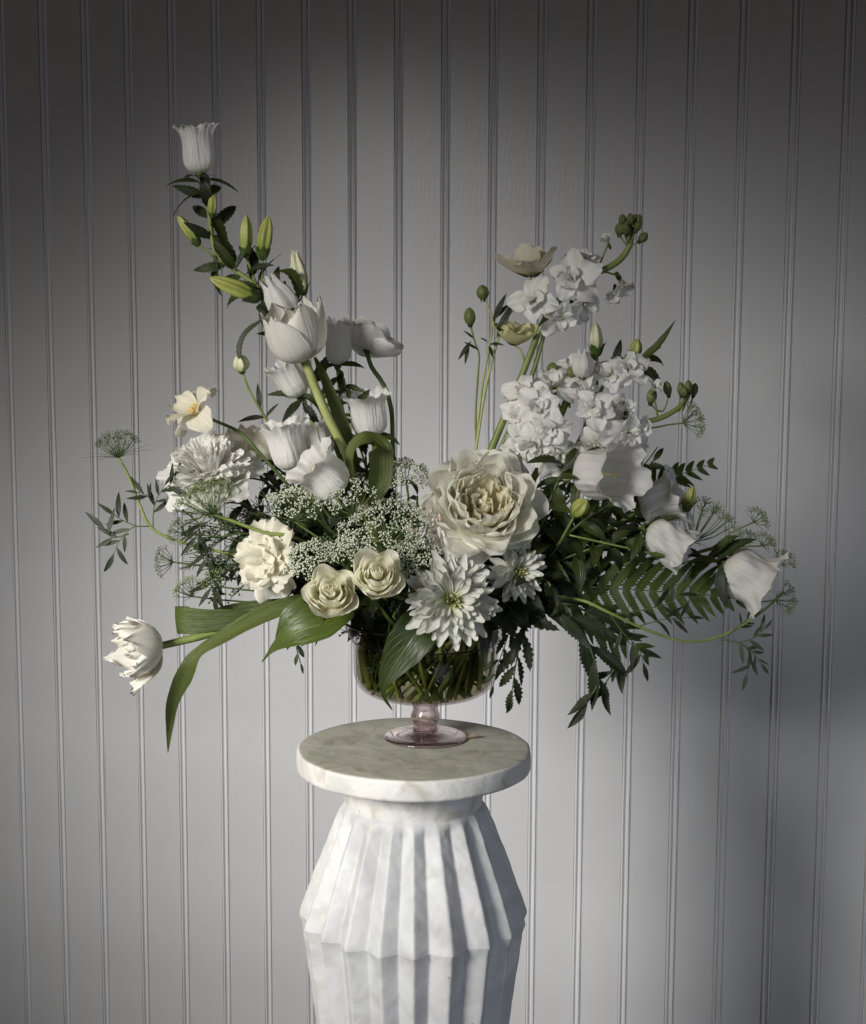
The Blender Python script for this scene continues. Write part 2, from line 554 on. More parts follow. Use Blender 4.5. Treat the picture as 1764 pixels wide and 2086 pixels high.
def petal(mat, L, W, prof, bend, cup, nL=9, nW=6, tip=0.3, tpow=2.0, ruffle=0.0, rfreq=2.0, rpow=2.0, fringe=0.0,
          serr=0, sdepth=0.0, fold=0.0, seed=0, twist=0.0, name='petal', mb=None):
    """one petal or leaf: base at the origin, growing along +Z and bending towards +Y, hollow side to -Y"""
    rg = np.random.default_rng(seed + 1000)
    ph = rg.uniform(0, 6.28, 6)
    if serr:
        nL = max(nL, serr * 2)
    td = np.linspace(0, 1, 60)
    ang = np.radians(kf(bend, td))
    cy = np.r_[0, np.cumsum(np.sin(ang[:-1]))] / 59 * L
    cz = np.r_[0, np.cumsum(np.cos(ang[:-1]))] / 59 * L
    t = np.linspace(0, 1, nL + 1)[:, None]
    u = np.linspace(-1, 1, nW + 1)[None, :]
    te = t * (1 - tip * np.abs(u) ** tpow)
    if fringe:
        te = te + fringe * t ** 3 * (rg.uniform(-1, 1, nW + 1)[None, :] * 0.7 + 0.3 * np.cos(np.arange(nW + 1) * np.pi)[None, :])
    te = np.clip(te, 0, 1)
    w = kf(prof, t) * W / 2 * np.ones_like(u)
    if serr:
        saw = np.where(np.arange(nL + 1) % 2 == 0, 1.0, 1.0 - sdepth)[:, None]
        w = w * np.where(np.abs(u) > 0.95, saw, 1.0)
    a = np.interp(te, td, ang)
    c = np.maximum(kf(cup, t) if isinstance(cup, (list, tuple)) else np.full_like(t, cup), 1e-3)
    if isinstance(cup, (int, float)) and cup < 0:
        c = np.full_like(t, -cup)
        sgn = -1
    else:
        sgn = 1
    x = w * np.sin(c * u) / c
    off = sgn * w * (1 - np.cos(c * u)) / c + fold * np.abs(u) * w
    if ruffle:
        off = off + ruffle * t ** rpow * (np.sin(rfreq * np.pi * u + ph[0]) * 0.7 + 0.5 * np.sin(rfreq * 1.9 * np.pi * u + ph[1] + 3 * t)) * (0.35 + 0.65 * np.abs(u) + 0.3 * t)
    off = off + L * 0.012 * np.sin(3 * t + 2 * u + ph[2])
    x = x + twist * t * t * L
    G = np.stack([x + 0 * te, np.interp(te, td, cy) - np.cos(a) * off, np.interp(te, td, cz) + np.sin(a) * off], -1)
    UV = np.stack([np.broadcast_to((u + 1) / 2, te.shape), np.broadcast_to(t, te.shape)], -1)
    if mb is not None:
        mb.grid(G, UV)
        return mb
    b = MB()
    b.grid(G, UV)
    return b.mesh(name, mat)


def lathe(mb, prof, n=48, fn=None):
    prof = np.asarray(prof, float)
    th = np.linspace(0, 2 * np.pi, n, endpoint=False)[None, :]
    r = prof[:, 0][:, None] * np.ones_like(th)
    z = prof[:, 1][:, None] * np.ones_like(th)
    t = np.linspace(0, 1, len(prof))[:, None]
    if fn:
        r, z = fn(r, z, th, t)
    G = np.stack([r * np.cos(th), r * np.sin(th), z], -1)
    uu = np.broadcast_to(th / (2 * np.pi), r.shape)
    mb.grid(G, np.stack([uu, np.broadcast_to(t, r.shape)], -1), True)


def sph(mb, c, r, k=1.0, ax=None):
    """a small low ball"""
    th = np.linspace(0, 2 * np.pi, 6, endpoint=False)
    V = [np.array([0, 0, -k])]
    for zz, rr in ((-0.45 * k, 0.85), (0.45 * k, 0.85)):
        for a in th:
            V.append(np.array([rr * math.cos(a), rr * math.sin(a), zz]))
    V.append(np.array([0, 0, k]))
    V = np.array(V) * r
    if ax is not None:
        V = V @ np.array(axes((0, 0, 0), ax).to_3x3()).T
    V = V + np.asarray(c)
    Fc = [(0, 1 + (j + 1) % 6, 1 + j) for j in range(6)]
    Fc += [(1 + j, 1 + (j + 1) % 6, 7 + (j + 1) % 6, 7 + j) for j in range(6)]
    Fc += [(13, 7 + j, 7 + (j + 1) % 6) for j in range(6)]
    mb.add(V, Fc)


# ------------------------------------------------------------------ wall of beaded boards
PHI = R(13.80)
WALL_Y = 0.82
WK = (WALL_Y - CAM_Y) / 2.3
W_S0, W_SP = -0.5919 * WK, 0.06747 * WK
W_DIR = Vector((math.cos(PHI), -math.sin(PHI), 0))
W_NRM = Vector((-math.sin(PHI), -math.cos(PHI), 0))
W_ORG = Vector((0, WALL_Y, 0))
wall_M = Matrix((W_DIR, -W_NRM, Vector((0, 0, 1)))).transposed().to_4x4()
wall_M.translation = W_ORG
wb = MB()
g = np.array([[[x, 0.012, z] for x in (-1.9, 1.9)] for z in (0.0, 2.7)])
wb.grid(g)
wall = link('wall', wb.mesh('wall_backing', M['wall']), None, wall_M)
wall['kind'] = 'structure'
wall['label'] = 'white painted wall of narrow upright beaded boards'


def board_mesh(w):
    b = MB()
    nz = 40
    xs = np.array([-w / 2, -w / 2 + 0.0008, 0, w / 2 - 0.0008, w / 2])
    ys = np.array([0.012, 0.0, 0.0, 0.0, 0.012])
    zs = np.linspace(0, 2.7, nz + 1)
    G = np.stack([np.broadcast_to(xs, (nz + 1, 5)), np.broadcast_to(ys, (nz + 1, 5)), np.broadcast_to(zs[:, None], (nz + 1, 5))], -1).copy()
    b.grid(G)
    return b.mesh('board', M['wall'], False)


def bead_mesh(seed):
    b = MB()
    rg = np.random.default_rng(seed)
    nz = 110
    zs = np.linspace(0, 2.7, nz + 1)
    wob = np.convolve(rg.normal(0, 1, nz + 12), np.ones(5) / 5, 'same')[:nz + 1] * 0.0004
    xs, ys = [-0.0072], [0.0008]
    for cx in (-0.0044, 0.0044):
        for a in np.linspace(180, 0, 8):
            xs.append(cx + 0.0015 * math.cos(R(a)))
            ys.append(-0.0036 * math.sin(R(a)) + 0.0006)
    xs[9:9] = [-0.0022, 0.0, 0.0022]
    ys[9:9] = [0.0026, 0.0030, 0.0026]
    xs.append(0.0072)
    ys.append(0.0008)
    xs, ys = np.array(xs), np.array(ys)
    n = len(xs)
    G = np.stack([xs[None] + wob[:, None], np.broadcast_to(ys, (nz + 1, n)), np.broadcast_to(zs[:, None], (nz + 1, n))], -1)
    b.grid(G)
    return b.mesh('bead', M['bead'])


bm_ = board_mesh(W_SP - 0.0136)
beads = [bead_mesh(i) for i in range(6)]
for k in range(-15, 35):
    s = W_S0 + W_SP * k
    if -1.6 < s < 1.6:
        link('bead', beads[k % 6], wall, wall_M @ Matrix.Translation((s, 0, 0)))
        link('board', bm_, wall, wall_M @ Matrix.Translation((s + W_SP / 2, 0.0005 * math.sin(k * 2.3), 0)))
fb = MB()
fb.grid(np.array([[[x, y, 0] for x in (-3, 3)] for y in (-4, 1.2)]))
floor = link('floor', fb.mesh('floor', M['floor']))
floor['kind'] = 'structure'

# ------------------------------------------------------------------ pedestal
PC = P(843, 1521, 0.0)
PX = PC.x
MM = 0.00056                                   # metres to a photograph pixel at the pedestal


def zs_at(py, y=0.0, px=843):
    return P(px, py, y).z


ped = thing('pedestal', 'white carved marble pedestal with round top slab and fluted body', 'pedestal', (PX, 0, 0))
pm = Matrix.Translation((PX, 0, 0))
r_slab = 238 * MM
th_ = 0.0245
zt = TOP_Z


def rough(amp, k):
    ph = rng.uniform(0, 6.28, 8)

    def f(r, z, th, t):
        w = sum(np.sin((3 + 4 * i) * th + ph[i] + (5 + 3 * i) * z * 14) for i in range(4)) / 4
        return r + amp * w * (r > 0.02), z + amp * k * np.sin(5 * th + ph[5])
    return f


mb = MB()
prof = [(0.0001, zt), (0.05, zt), (0.10, zt), (r_slab - 0.0045, zt), (r_slab - 0.0018, zt - 0.0006), (r_slab - 0.0004, zt - 0.0019), (r_slab, zt - 0.0045),
        (r_slab + 0.0004, zt - th_ * 0.5), (r_slab, zt - th_ + 0.004), (r_slab - 0.0008, zt - th_ + 0.0012), (r_slab - 0.003, zt - th_), (r_slab - 0.02, zt - th_ - 0.0005), (0.06, zt - th_ - 0.0005)]
lathe(mb, prof, 96, rough(0.0009, 0.3))
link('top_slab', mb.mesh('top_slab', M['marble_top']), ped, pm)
z_n0 = zt - th_
z_n1 = zs_at(1662)
mb = MB()
nk = []
for i in range(9):
    t = i / 8
    nk.append((0.0840 - 0.0065 * math.sin(t * math.pi * 0.6), z_n0 - t * (z_n0 - z_n1 + 0.02)))
lathe(mb, nk, 80, rough(0.0012, 0.0))
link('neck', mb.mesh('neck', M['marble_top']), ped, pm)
z_s = zs_at(1640)
z_b = zs_at(1862)
z_e = zs_at(2086)
NFL = 20


FPH = rng.uniform(0, 6.28, 12)


def flute(depth_keys, ph0):
    ph = FPH

    def f(r, z, th, t):
        a = (th * NFL / (2 * np.pi) + ph0 + 0.09 * np.sin(3 * th + ph[0]) + 0.05 * np.sin(7 * th + ph[1])) % 1.0
        saw = np.abs(a - 0.5) * 2                                  # 0 on the crest of a rib, 1 in the valley
        saw = np.clip((saw - 0.04) / 0.93, 0, 1)
        d = kf(depth_keys, t)
        n = sum(np.sin((7 + 5 * i) * th + ph[i] + (30 + 17 * i) * z) for i in range(6)) / 6
        m = sum(np.sin((23 + 9 * i) * th + ph[i + 5] + (160 + 70 * i) * z) for i in range(4)) / 4
        k = np.clip(d / 0.006, 0, 1)
        return r - d * saw + k * (0.0009 * n + 0.0005 * m), z
    return f


z_mid = z_b
mb = MB()
up = []
for i in range(44):
    t = i / 43
    z = z_s + 0.008 + (z_mid - z_s - 0.008) * t
    r = kf([(0, 0.0740), (0.03, 0.0800), (0.08, 0.0850), (0.5, 0.1085), (0.90, 0.1288), (0.97, 0.1318), (1, 0.1322)], t)
    up.append((r, z))
lathe(mb, up, 400, flute([(0, 0.0), (0.05, 0.001), (0.14, 0.0075), (0.9, 0.0135), (1, 0.0135)], 0.35))
link('upper_body', mb.mesh('upper_body', M['marble']), ped, pm)
mb = MB()
lo = []
for i in range(0, 50):
    t = (i / 49) ** 1.3
    z = z_mid - (z_mid - 0.10) * t
    r = kf([(0, 0.1322), (0.012, 0.1290), (0.33, 0.1020), (0.62, 0.080), (1, 0.072)], t)
    lo.append((r, z))
lathe(mb, lo, 400, flute([(0, 0.0135), (1, 0.008)], 0.35))
link('lower_body', mb.mesh('lower_body', M['marble']), ped, pm)
mb = MB()
lathe(mb, [(0.0001, 0.115), (0.085, 0.115), (0.12, 0.085), (0.125, 0.07), (0.125, 0.005), (0.12, 0.0), (0.0001, 0.0)], 80, rough(0.001, 0.1))
link('base', mb.mesh('base', M['marble']), ped, pm)

# ------------------------------------------------------------------ glass compote
BY = 0.036
BC = P(866, 1502, BY)
BX = BC.x
zf = TOP_Z + 0.0006


def bz(py):
    return P(866, py, BY).z


z_rim, z_nk, z_lo, z_bot = bz(1262), bz(1303), bz(1380), bz(1424)
RB = 146 * 0.000572
RR = 168 * 0.000572
comp = thing('glass_compote', 'smoky pink glass footed bowl on the pedestal holding the flower stems', 'vase', (BX, BY, zf))
cm = Matrix.Translation((BX, BY, 0))
mb = MB()
o = [(0.004, z_bot), (0.028, z_bot + 0.0008), (0.052, z_bot + 0.0045), (RB - 0.0145, z_bot + 0.0105), (RB - 0.005, z_bot + 0.019), (RB - 0.0012, z_bot + 0.029), (RB - 0.0002, z_bot + 0.040),
     (RB, z_lo + 0.030), (RB + 0.0005, z_nk - 0.006), (RB + 0.002, z_nk), (RB + 0.006, z_nk + 0.006), (RB + 0.0105, z_rim - 0.006), (RR, z_rim)]
op = spline([(a, 0, b) for a, b in o], 48)
lathe(mb, [(p[0], p[2]) for p in op], 72)
link('bowl', mb.mesh('bowl', M['bowl']), comp, cm)
for zz, rr, tr in ((z_rim, RR - 0.001, 0.0021), (z_nk + 0.001, RB + 0.001, 0.0013)):
    mb = MB()
    a = np.linspace(0, 2 * np.pi, 10)
    lathe(mb, [(rr + tr * math.cos(x), zz + tr * 0.8 * math.sin(x)) for x in a], 72)
    link('rim' if zz == z_rim else 'shoulder_ring', mb.mesh('rim', M['rim']), comp, cm)
mb = MB()
sz = z_bot - zf
stem_p = [(0.0005, z_bot + 0.0004), (0.0150, z_bot + 0.0002), (0.0152, z_bot - 0.001), (0.0158, z_bot - 0.10 * sz), (0.0142, z_bot - 0.24 * sz), (0.0150, z_bot - 0.30 * sz), (0.0168, z_bot - 0.38 * sz), (0.0170, z_bot - 0.47 * sz),
          (0.0150, z_bot - 0.55 * sz), (0.0136, z_bot - 0.60 * sz), (0.0140, z_bot - 0.72 * sz), (0.0150, z_bot - 0.78 * sz), (0.0005, z_bot - 0.79 * sz)]
lathe(mb, stem_p, 48)
link('stem', mb.mesh('compote_stem', M['glass']), comp, cm)
mb = MB()
rf = 86 * 0.00057
ft = [(0.0005, zf + 0.21 * sz - 0.0004), (0.015, zf + 0.20 * sz), (0.022, zf + 0.0065), (0.036, zf + 0.0042), (rf - 0.003, zf + 0.0034), (rf, zf + 0.0020), (rf - 0.001, zf + 0.0002), (0.03, zf), (0.0005, zf)]
lathe(mb, ft, 72)
link('foot', mb.mesh('foot', M['glass']), comp, cm)
mb = MB()
wz = z_nk - 0.008
ins = [(max(p[0] - 0.0030, 0.0005), p[2] + 0.0016) for p in op if p[2] < wz]
lathe(mb, ins + [(RB - 0.003, wz), (0.0005, wz)], 72)
water = link('water', mb.mesh('water', M['water']), None, cm)
tag(water, 'clear water filling the smoky pink glass bowl', 'water')

# ------------------------------------------------------------------ plant kit
MOUTH = Vector((BX, BY, z_rim))
BOT = Vector((BX, BY, z_bot + 0.005))


def PT(seq):
    return [P(*q) if len(q) == 3 else P(q[0], q[1], 0.0) for q in seq]


def tail(frm, k=None):
    """where a stem goes in at the mouth of the bowl and where its cut end stands"""
    d = Vector((frm.x - BX, frm.y - BY, 0))
    d = d.normalized() if d.length > 0.01 else Vector((0, -1, 0))
    a = math.atan2(d.y, d.x) + rnd.uniform(-0.7, 0.7)
    r1 = rnd.uniform(0.040, 0.076)
    m = MOUTH + Vector((r1 * math.cos(a), r1 * math.sin(a), rnd.uniform(-0.005, 0.012)))
    b = a + (math.pi + rnd.uniform(-1.5, 1.5) if rnd.random() < 0.4 else rnd.uniform(-1.3, 1.3))
    r2 = rnd.uniform(0.036, 0.074)
    e = BOT + Vector((r2 * math.cos(b), r2 * math.sin(b), kf([(0, 0.0), (0.05, 0.001), (0.06, 0.004), (0.07, 0.009), (0.076, 0.015)], r2) + rnd.uniform(0, 0.006)))
    w = (m + e) / 2
    w += Vector((w.x - BX, w.y - BY, 0)) * 0.12
    return [m, w, e]


def stem(root, pts, r, mat='stem', n=40, bowl=True, r_end=None, name='stem'):
    """a stalk from the flower's base along the given points and on down into the bowl"""
    p = list(pts)
    if bowl:
        p = p + tail(p[-1])
    c = spline(p, n)
    rr = np.linspace(r, r_end or (max(r * 1.25, 0.0031) if bowl else r * 1.25), n + 1)
    rr = rr * (1 + 0.05 * np.sin(np.linspace(0, 17, n + 1)))
    b = MB()
    b.tube(c, rr, 8)
    link(name, b.mesh(name, M[mat]), root)
    return c


LEAF = {}


def leaf_set(key, mat, n, **kw):
    LEAF[key] = [petal(M[mat], seed=200 + i * 7 + len(key), name='leaf', **{k: (v(i) if callable(v) else v) for k, v in kw.items()}) for i in range(n)]


PR_LANCE = [(0, 0.10), (0.08, 0.30), (0.25, 0.85), (0.40, 1.0), (0.62, 0.84), (0.85, 0.42), (1, 0.03)]
PR_OVAL = [(0, 0.08), (0.08, 0.40), (0.25, 0.92), (0.42, 1.0), (0.65, 0.85), (0.86, 0.45), (1, 0.03)]
PR_NARROW = [(0, 0.25), (0.15, 0.8), (0.4, 1.0), (0.7, 0.75), (1, 0.04)]
leaf_set('lance', 'leaf', 6, L=0.05, W=0.0165, prof=PR_LANCE, bend=lambda i: [(0, 8), (0.5, 25 + 7 * i), (1, 40 + 16 * i)], cup=0.01, fold=0.28, tip=0.0, serr=9, sdepth=0.16, nW=4, twist=0.1)
leaf_set('lance_dark', 'leaf_dark', 6, L=0.055, W=0.0175, prof=PR_LANCE, bend=lambda i: [(0, 5), (0.5, 22 + 8 * i), (1, 35 + 18 * i)], cup=0.01, fold=0.25, tip=0.0, serr=9, sdepth=0.16, nW=4, twist=-0.08)
leaf_set('toothed', 'leaf_dark', 4, L=0.042, W=0.015, prof=[(0, 0.1), (0.12, 0.4), (0.35, 0.9), (0.55, 1.0), (0.8, 0.6), (1, 0.03)], bend=lambda i: [(0, 0), (1, 10 + 12 * i)], cup=0.01, fold=0.3, tip=0.0, serr=7, sdepth=0.38, nW=4)
leaf_set('toothed_long', 'leaf_dark', 5, L=0.06, W=0.0185, prof=[(0, 0.1), (0.12, 0.4), (0.35, 0.9), (0.5, 1.0), (0.78, 0.62), (1, 0.03)], bend=lambda i: [(0, 0), (0.5, 6 + 5 * i), (1, 24 - 14 * i)], cup=0.01, fold=0.35, tip=0.0, serr=13, sdepth=0.24, nW=4, twist=0.12)
leaf_set('toothed_grey', 'leaf_grey', 4, L=0.042, W=0.014, prof=[(0, 0.1), (0.12, 0.4), (0.35, 0.9), (0.55, 1.0), (0.8, 0.6), (1, 0.03)], bend=lambda i: [(0, 0), (1, 10 + 12 * i)], cup=0.01, fold=0.3, tip=0.0, serr=7, sdepth=0.34, nW=4)
leaf_set('small', 'leaf_grey', 3, L=0.022, W=0.0050, prof=PR_LANCE, bend=lambda i: [(0, 0), (1, 14 + 14 * i)], cup=0.01, fold=0.2, tip=0.0, nW=2, nL=7)
leaf_set('small_dark', 'leaf_dark', 3, L=0.022, W=0.0046, prof=PR_LANCE, bend=lambda i: [(0, 0), (1, 14 + 14 * i)], cup=0.01, fold=0.2, tip=0.0, nW=2, nL=7)
leaf_set('oval', 'leaf_bright', 3, L=0.06, W=0.030, prof=PR_OVAL, bend=lambda i: [(0, 10), (0.5, 30 + 8 * i), (1, 60)], cup=0.01, fold=0.22, tip=0.0, nW=6, nL=14, ruffle=0.0012)
leaf_set('sepal', 'sepal', 3, L=0.016, W=0.0078, prof=PR_NARROW, bend=lambda i: [(0, 60), (0.3, 18), (1, 25 + 18 * i)], cup=0.4, tip=0.0, nW=3, nL=6)
leaf_set('sepal_back', 'sepal', 3, L=0.016, W=0.0066, prof=PR_NARROW, bend=lambda i: [(0, 70), (0.4, 95), (1, 110 + 14 * i)], cup=0.3, tip=0.0, nW=3, nL=6)
leaf_set('sepal_dark', 'sepal_dark', 3, L=0.013, W=0.0055, prof=PR_NARROW, bend=lambda i: [(0, 55), (0.35, 12), (1, -4 + 9 * i)], cup=0.7, tip=0.0, nW=3, nL=6)


def put_leaf(root, key, pos, d, up=(0, 0, 1), size=0.05, roll=0.0, name='leaf'):
    base = {'lance': 0.05, 'lance_dark': 0.055, 'toothed': 0.042, 'toothed_long': 0.06, 'toothed_grey': 0.042, 'small': 0.022, 'small_dark': 0.022, 'oval': 0.06, 'sepal': 0.016, 'sepal_back': 0.016, 'sepal_dark': 0.013}[key]
    return link(name, rnd.choice(LEAF[key]), root, axes(pos, d, up, size / base, roll))


def ribbon(root, pts, widths, normals, mat='tulip_leaf', fold=0.15, n=36, m=8, wave=0.0, serr=0, sdepth=0.0, name='leaf'):
    """a long leaf along a path of points; normals: one for each point, so it may twist and loop"""
    c = spline(pts, n)
    N = spline(normals, n) if len(normals) == len(pts) else np.broadcast_to(np.asarray(normals[0], float), c.shape)
    T = np.gradient(c, axis=0)
    T /= np.linalg.norm(T, axis=1)[:, None]
    N = N - T * (N * T).sum(1)[:, None]
    N = N / (np.linalg.norm(N, axis=1)[:, None] + 1e-9)
    S = np.cross(T, N)
    t = np.linspace(0, 1, n + 1)
    w = kf(widths, t) / 2
    w2 = np.where(np.arange(n + 1) % 2 == 0, w, w * (1 - sdepth)) if serr else w
    u = np.linspace(-1, 1, m + 1)
    ww = np.where(np.abs(u)[None] > 0.95, w2[:, None], w[:, None])
    off = np.abs(u)[None] ** 1.5 * w[:, None] * fold + wave * np.sin(t * 14)[:, None] * u[None] * np.abs(u)[None]
    G = c[:, None] + S[:, None] * (u[None] * ww)[..., None] + N[:, None] * off[..., None]
    b = MB()
    b.grid(G, np.stack([np.broadcast_to((u[None] + 1) / 2, off.shape), np.broadcast_to(t[:, None], off.shape)], -1))
    return link(name, b.mesh(name, M[mat]), root)


def whorl(parent, meshes, mat4, n, r0, h0, ph=0.0, jit=0.12, sc=1.0, scj=0.05, name='petal', full=2 * math.pi, tilt=0.0):
    for i in range(n):
        a = ph + full * i / n + rnd.uniform(-jit, jit)
        k = sc * (1 + rnd.uniform(-scj, scj))
        m = mat4 @ Matrix.Rotation(a, 4, 'Z') @ Matrix.Translation((0, r0, h0)) @ Matrix.Rotation(rnd.uniform(-0.1, 0.1) + tilt, 4, 'X') @ Matrix.Scale(k, 4)
        link(name, rnd.choice(meshes), parent, m)


BELLK = [(0, 0.22), (0.04, 0.55), (0.10, 0.80), (0.20, 0.95), (0.36, 1.0), (0.55, 0.97), (0.70, 0.98), (0.80, 1.06), (0.90, 1.22), (1.0, 1.40)]


def bell_mesh(L, Rb, flare=1.0, seed=0, crumple=0.0):
    rg = np.random.default_rng(seed)
    ph = rg.uniform(0, 6.28, 10)
    ts = np.linspace(0, 1, 27)
    prof = [(kf(BELLK, t) * Rb if t < 0.7 else Rb * (0.98 + (kf(BELLK, t) - 0.98) * flare), L * t) for t in ts]

    def fn(r, z, th, t):
        lobe = np.cos(5 * th + ph[0] + 0.25 * np.sin(2 * th + ph[6])) * (0.8 + 0.3 * np.sin(th + ph[7]) + 0.2 * np.sin(2 * th + ph[8]))
        k = np.clip((t - 0.72) / 0.28, 0, 1)
        rib = np.abs(np.cos(2.5 * th + ph[0] / 2)) ** 14
        fine = np.sin(37 * th + ph[8] + 3 * t) * 0.0025 * (1 + np.sin(3 * th + ph[9])) + np.sin(19 * th + ph[9] + 5 * t) * 0.004
        r = r * (1 + (0.055 * rib + fine) * np.clip(t * 4, 0, 1) * (1 - 0.6 * k) - 0.06 * np.abs(np.sin(2.5 * th + ph[0] / 2)) ** 6 * np.clip(t * 4, 0, 1))
        r = r + Rb * k ** 1.5 * (0.18 * np.sign(lobe) * np.abs(lobe) ** 0.7 * flare + 0.05 * np.sin(15 * th + ph[1]) + 0.05 * np.sin(9 * th + ph[2]))
        z = z + L * k * (0.10 * lobe) - L * 0.16 * k ** 3 * np.clip(lobe, 0, 1) * flare + L * 0.02 * k * np.sin(13 * th + ph[3])
        wob = np.sin(2 * th + ph[4] + 3 * t) * 0.035 + np.sin(3 * th + ph[5] - 5 * t) * 0.025
        wob = wob + crumple * (np.sin(4 * th + ph[6] + 9 * t) + np.sin(7 * th + ph[7] - 13 * t)) * np.clip(t * 2, 0, 1)
        return r * (1 + wob * np.clip(t * 3, 0, 1)), z
    b = MB()
    lathe(b, prof, 160, fn)
    return b.mesh('bell', M['bell'])


def bell(root, base, rim, Rb, flare=1.0, seed=0, crumple=0.0, sep='sepal', pistil=True, nsep=5, sepsize=1.0):
    """an open bellflower with its calyx, from the base of the cup to the middle of its mouth"""
    d = rim - base
    L = d.length
    m4 = axes(base, d, (0.2, -0.7, 0.5), 1.0, rnd.uniform(0, 6))
    o = link('bell', bell_mesh(L, Rb, flare, seed, crumple), root, m4)
    for i in range(nsep):
        a = 2 * math.pi * i / nsep + rnd.uniform(-0.2, 0.2)
        mm = m4 @ Matrix.Rotation(a, 4, 'Z') @ Matrix.Translation((0, Rb * 0.12, -0.003)) @ Matrix.Scale(L / 0.05 * sepsize * rnd.uniform(0.8, 1.1), 4)
        link('sepal', rnd.choice(LEAF[rnd.choice([sep, sep, 'sepal_back'])]), o, mm)
    cb = MB()
    lathe(cb, [(0.0005, -0.008), (Rb * 0.20, -0.006), (Rb * 0.34, -0.001), (Rb * 0.30, 0.004), (0.0005, 0.005)], 10)
    link('calyx', cb.mesh('calyx', M['sepal']), o, m4)
    if pistil:
        pb = MB()
        pb.tube([(0, 0, 0.004), (0.0006, 0, L * 0.4), (0, 0.0008, L * 0.74)], [0.0011, 0.0009, 0.0010], 6)
        for i in range(3):
            a = i * 2.1
            pb.tube([(0, 0, L * 0.73), (0.003 * math.cos(a), 0.003 * math.sin(a), L * 0.79), (0.005 * math.cos(a), 0.005 * math.sin(a), L * 0.78)], [0.001, 0.0009, 0.0006], 5)
        link('pistil', pb.mesh('pistil', M['pistil']), o, m4)
    return o


def bud(root, base, tip, Rb, mat='bud', sep='sepal', nsep=5, sepsize=1.0, openess=0.0, ridge=0.16):
    d = tip - base
    L = d.length
    m4 = axes(base, d, (0, -1, 0), 1.0, rnd.uniform(0, 6))
    b = MB()
    ts = np.linspace(0, 1, 14)
    ks = [(0, 0.3), (0.12, 0.75), (0.4, 1.0), (0.7, 0.86), (0.88, 0.55), (1, 0.10 + openess)]

    def fn(r, z, th, t):
        c = np.cos(5 * th)
        r2 = r * (1 + ridge * c * np.clip(t * 3, 0, 1))
        return r2, z + L * openess * 0.30 * np.clip((t - 0.8) / 0.2, 0, 1) * c
    lathe(b, [(kf(ks, t) * Rb, L * t) for t in ts], 40, fn)
    o = link('bud', b.mesh('bud', M[mat]), root, m4)
    for i in range(nsep):
        a = 2 * math.pi * i / nsep + rnd.uniform(-0.25, 0.25)
        mm = m4 @ Matrix.Rotation(a, 4, 'Z') @ Matrix.Translation((0, Rb * 0.25, -0.003)) @ Matrix.Scale(max(L, 0.02) / 0.026 * sepsize * rnd.uniform(0.8, 1.15), 4)
        link('sepal', rnd.choice(LEAF[sep]), o, mm)
    return o


def sprig(name, label, cat, pts, r, nleaf, key, size, t0=0.1, t1=1.0, alpha=50, bowl=True, mat='stem_dark', group=None, pairs=False, upv=(0, -0.6, 0.8), taper=0.5, start_tip=True):
    """a leafy stem; the points run from its tip to where it goes into the bowl"""
    p = PT(pts) if not isinstance(pts[0], Vector) else pts
    root = thing(name, label, cat, p[-1], group)
    c = stem(root, p, r * 0.6, mat, 36, bowl, r)
    npath = spline(p, 40)
    T = np.gradient(npath, axis=0)
    for i in range(nleaf):
        t = t0 + (t1 - t0) * (i + rnd.uniform(-0.2, 0.2)) / max(nleaf - 1, 1)
        j = int(np.clip(t * 40, 0, 40))
        tan = -Vector(T[j]).normalized()
        side = tan.cross(Vector(upv)).normalized()
        if pairs:
            s = side * (1 if i % 2 else -1)
        else:
            s = Matrix.Rotation(i * 2.4 + rnd.uniform(-0.3, 0.3), 3, tan) @ side
        al = R(alpha + rnd.uniform(-14, 14))
        d = tan * math.cos(al) + s * math.sin(al)
        if i == 0 and start_tip:
            d = tan
        k = size * (taper + (1 - taper) * min(1, t * 1.6)) * rnd.uniform(0.8, 1.15)
        put_leaf(root, key, Vector(npath[j]), d, Vector(upv) + s * 0.4, k, rnd.uniform(-0.35, 0.35))
    return root


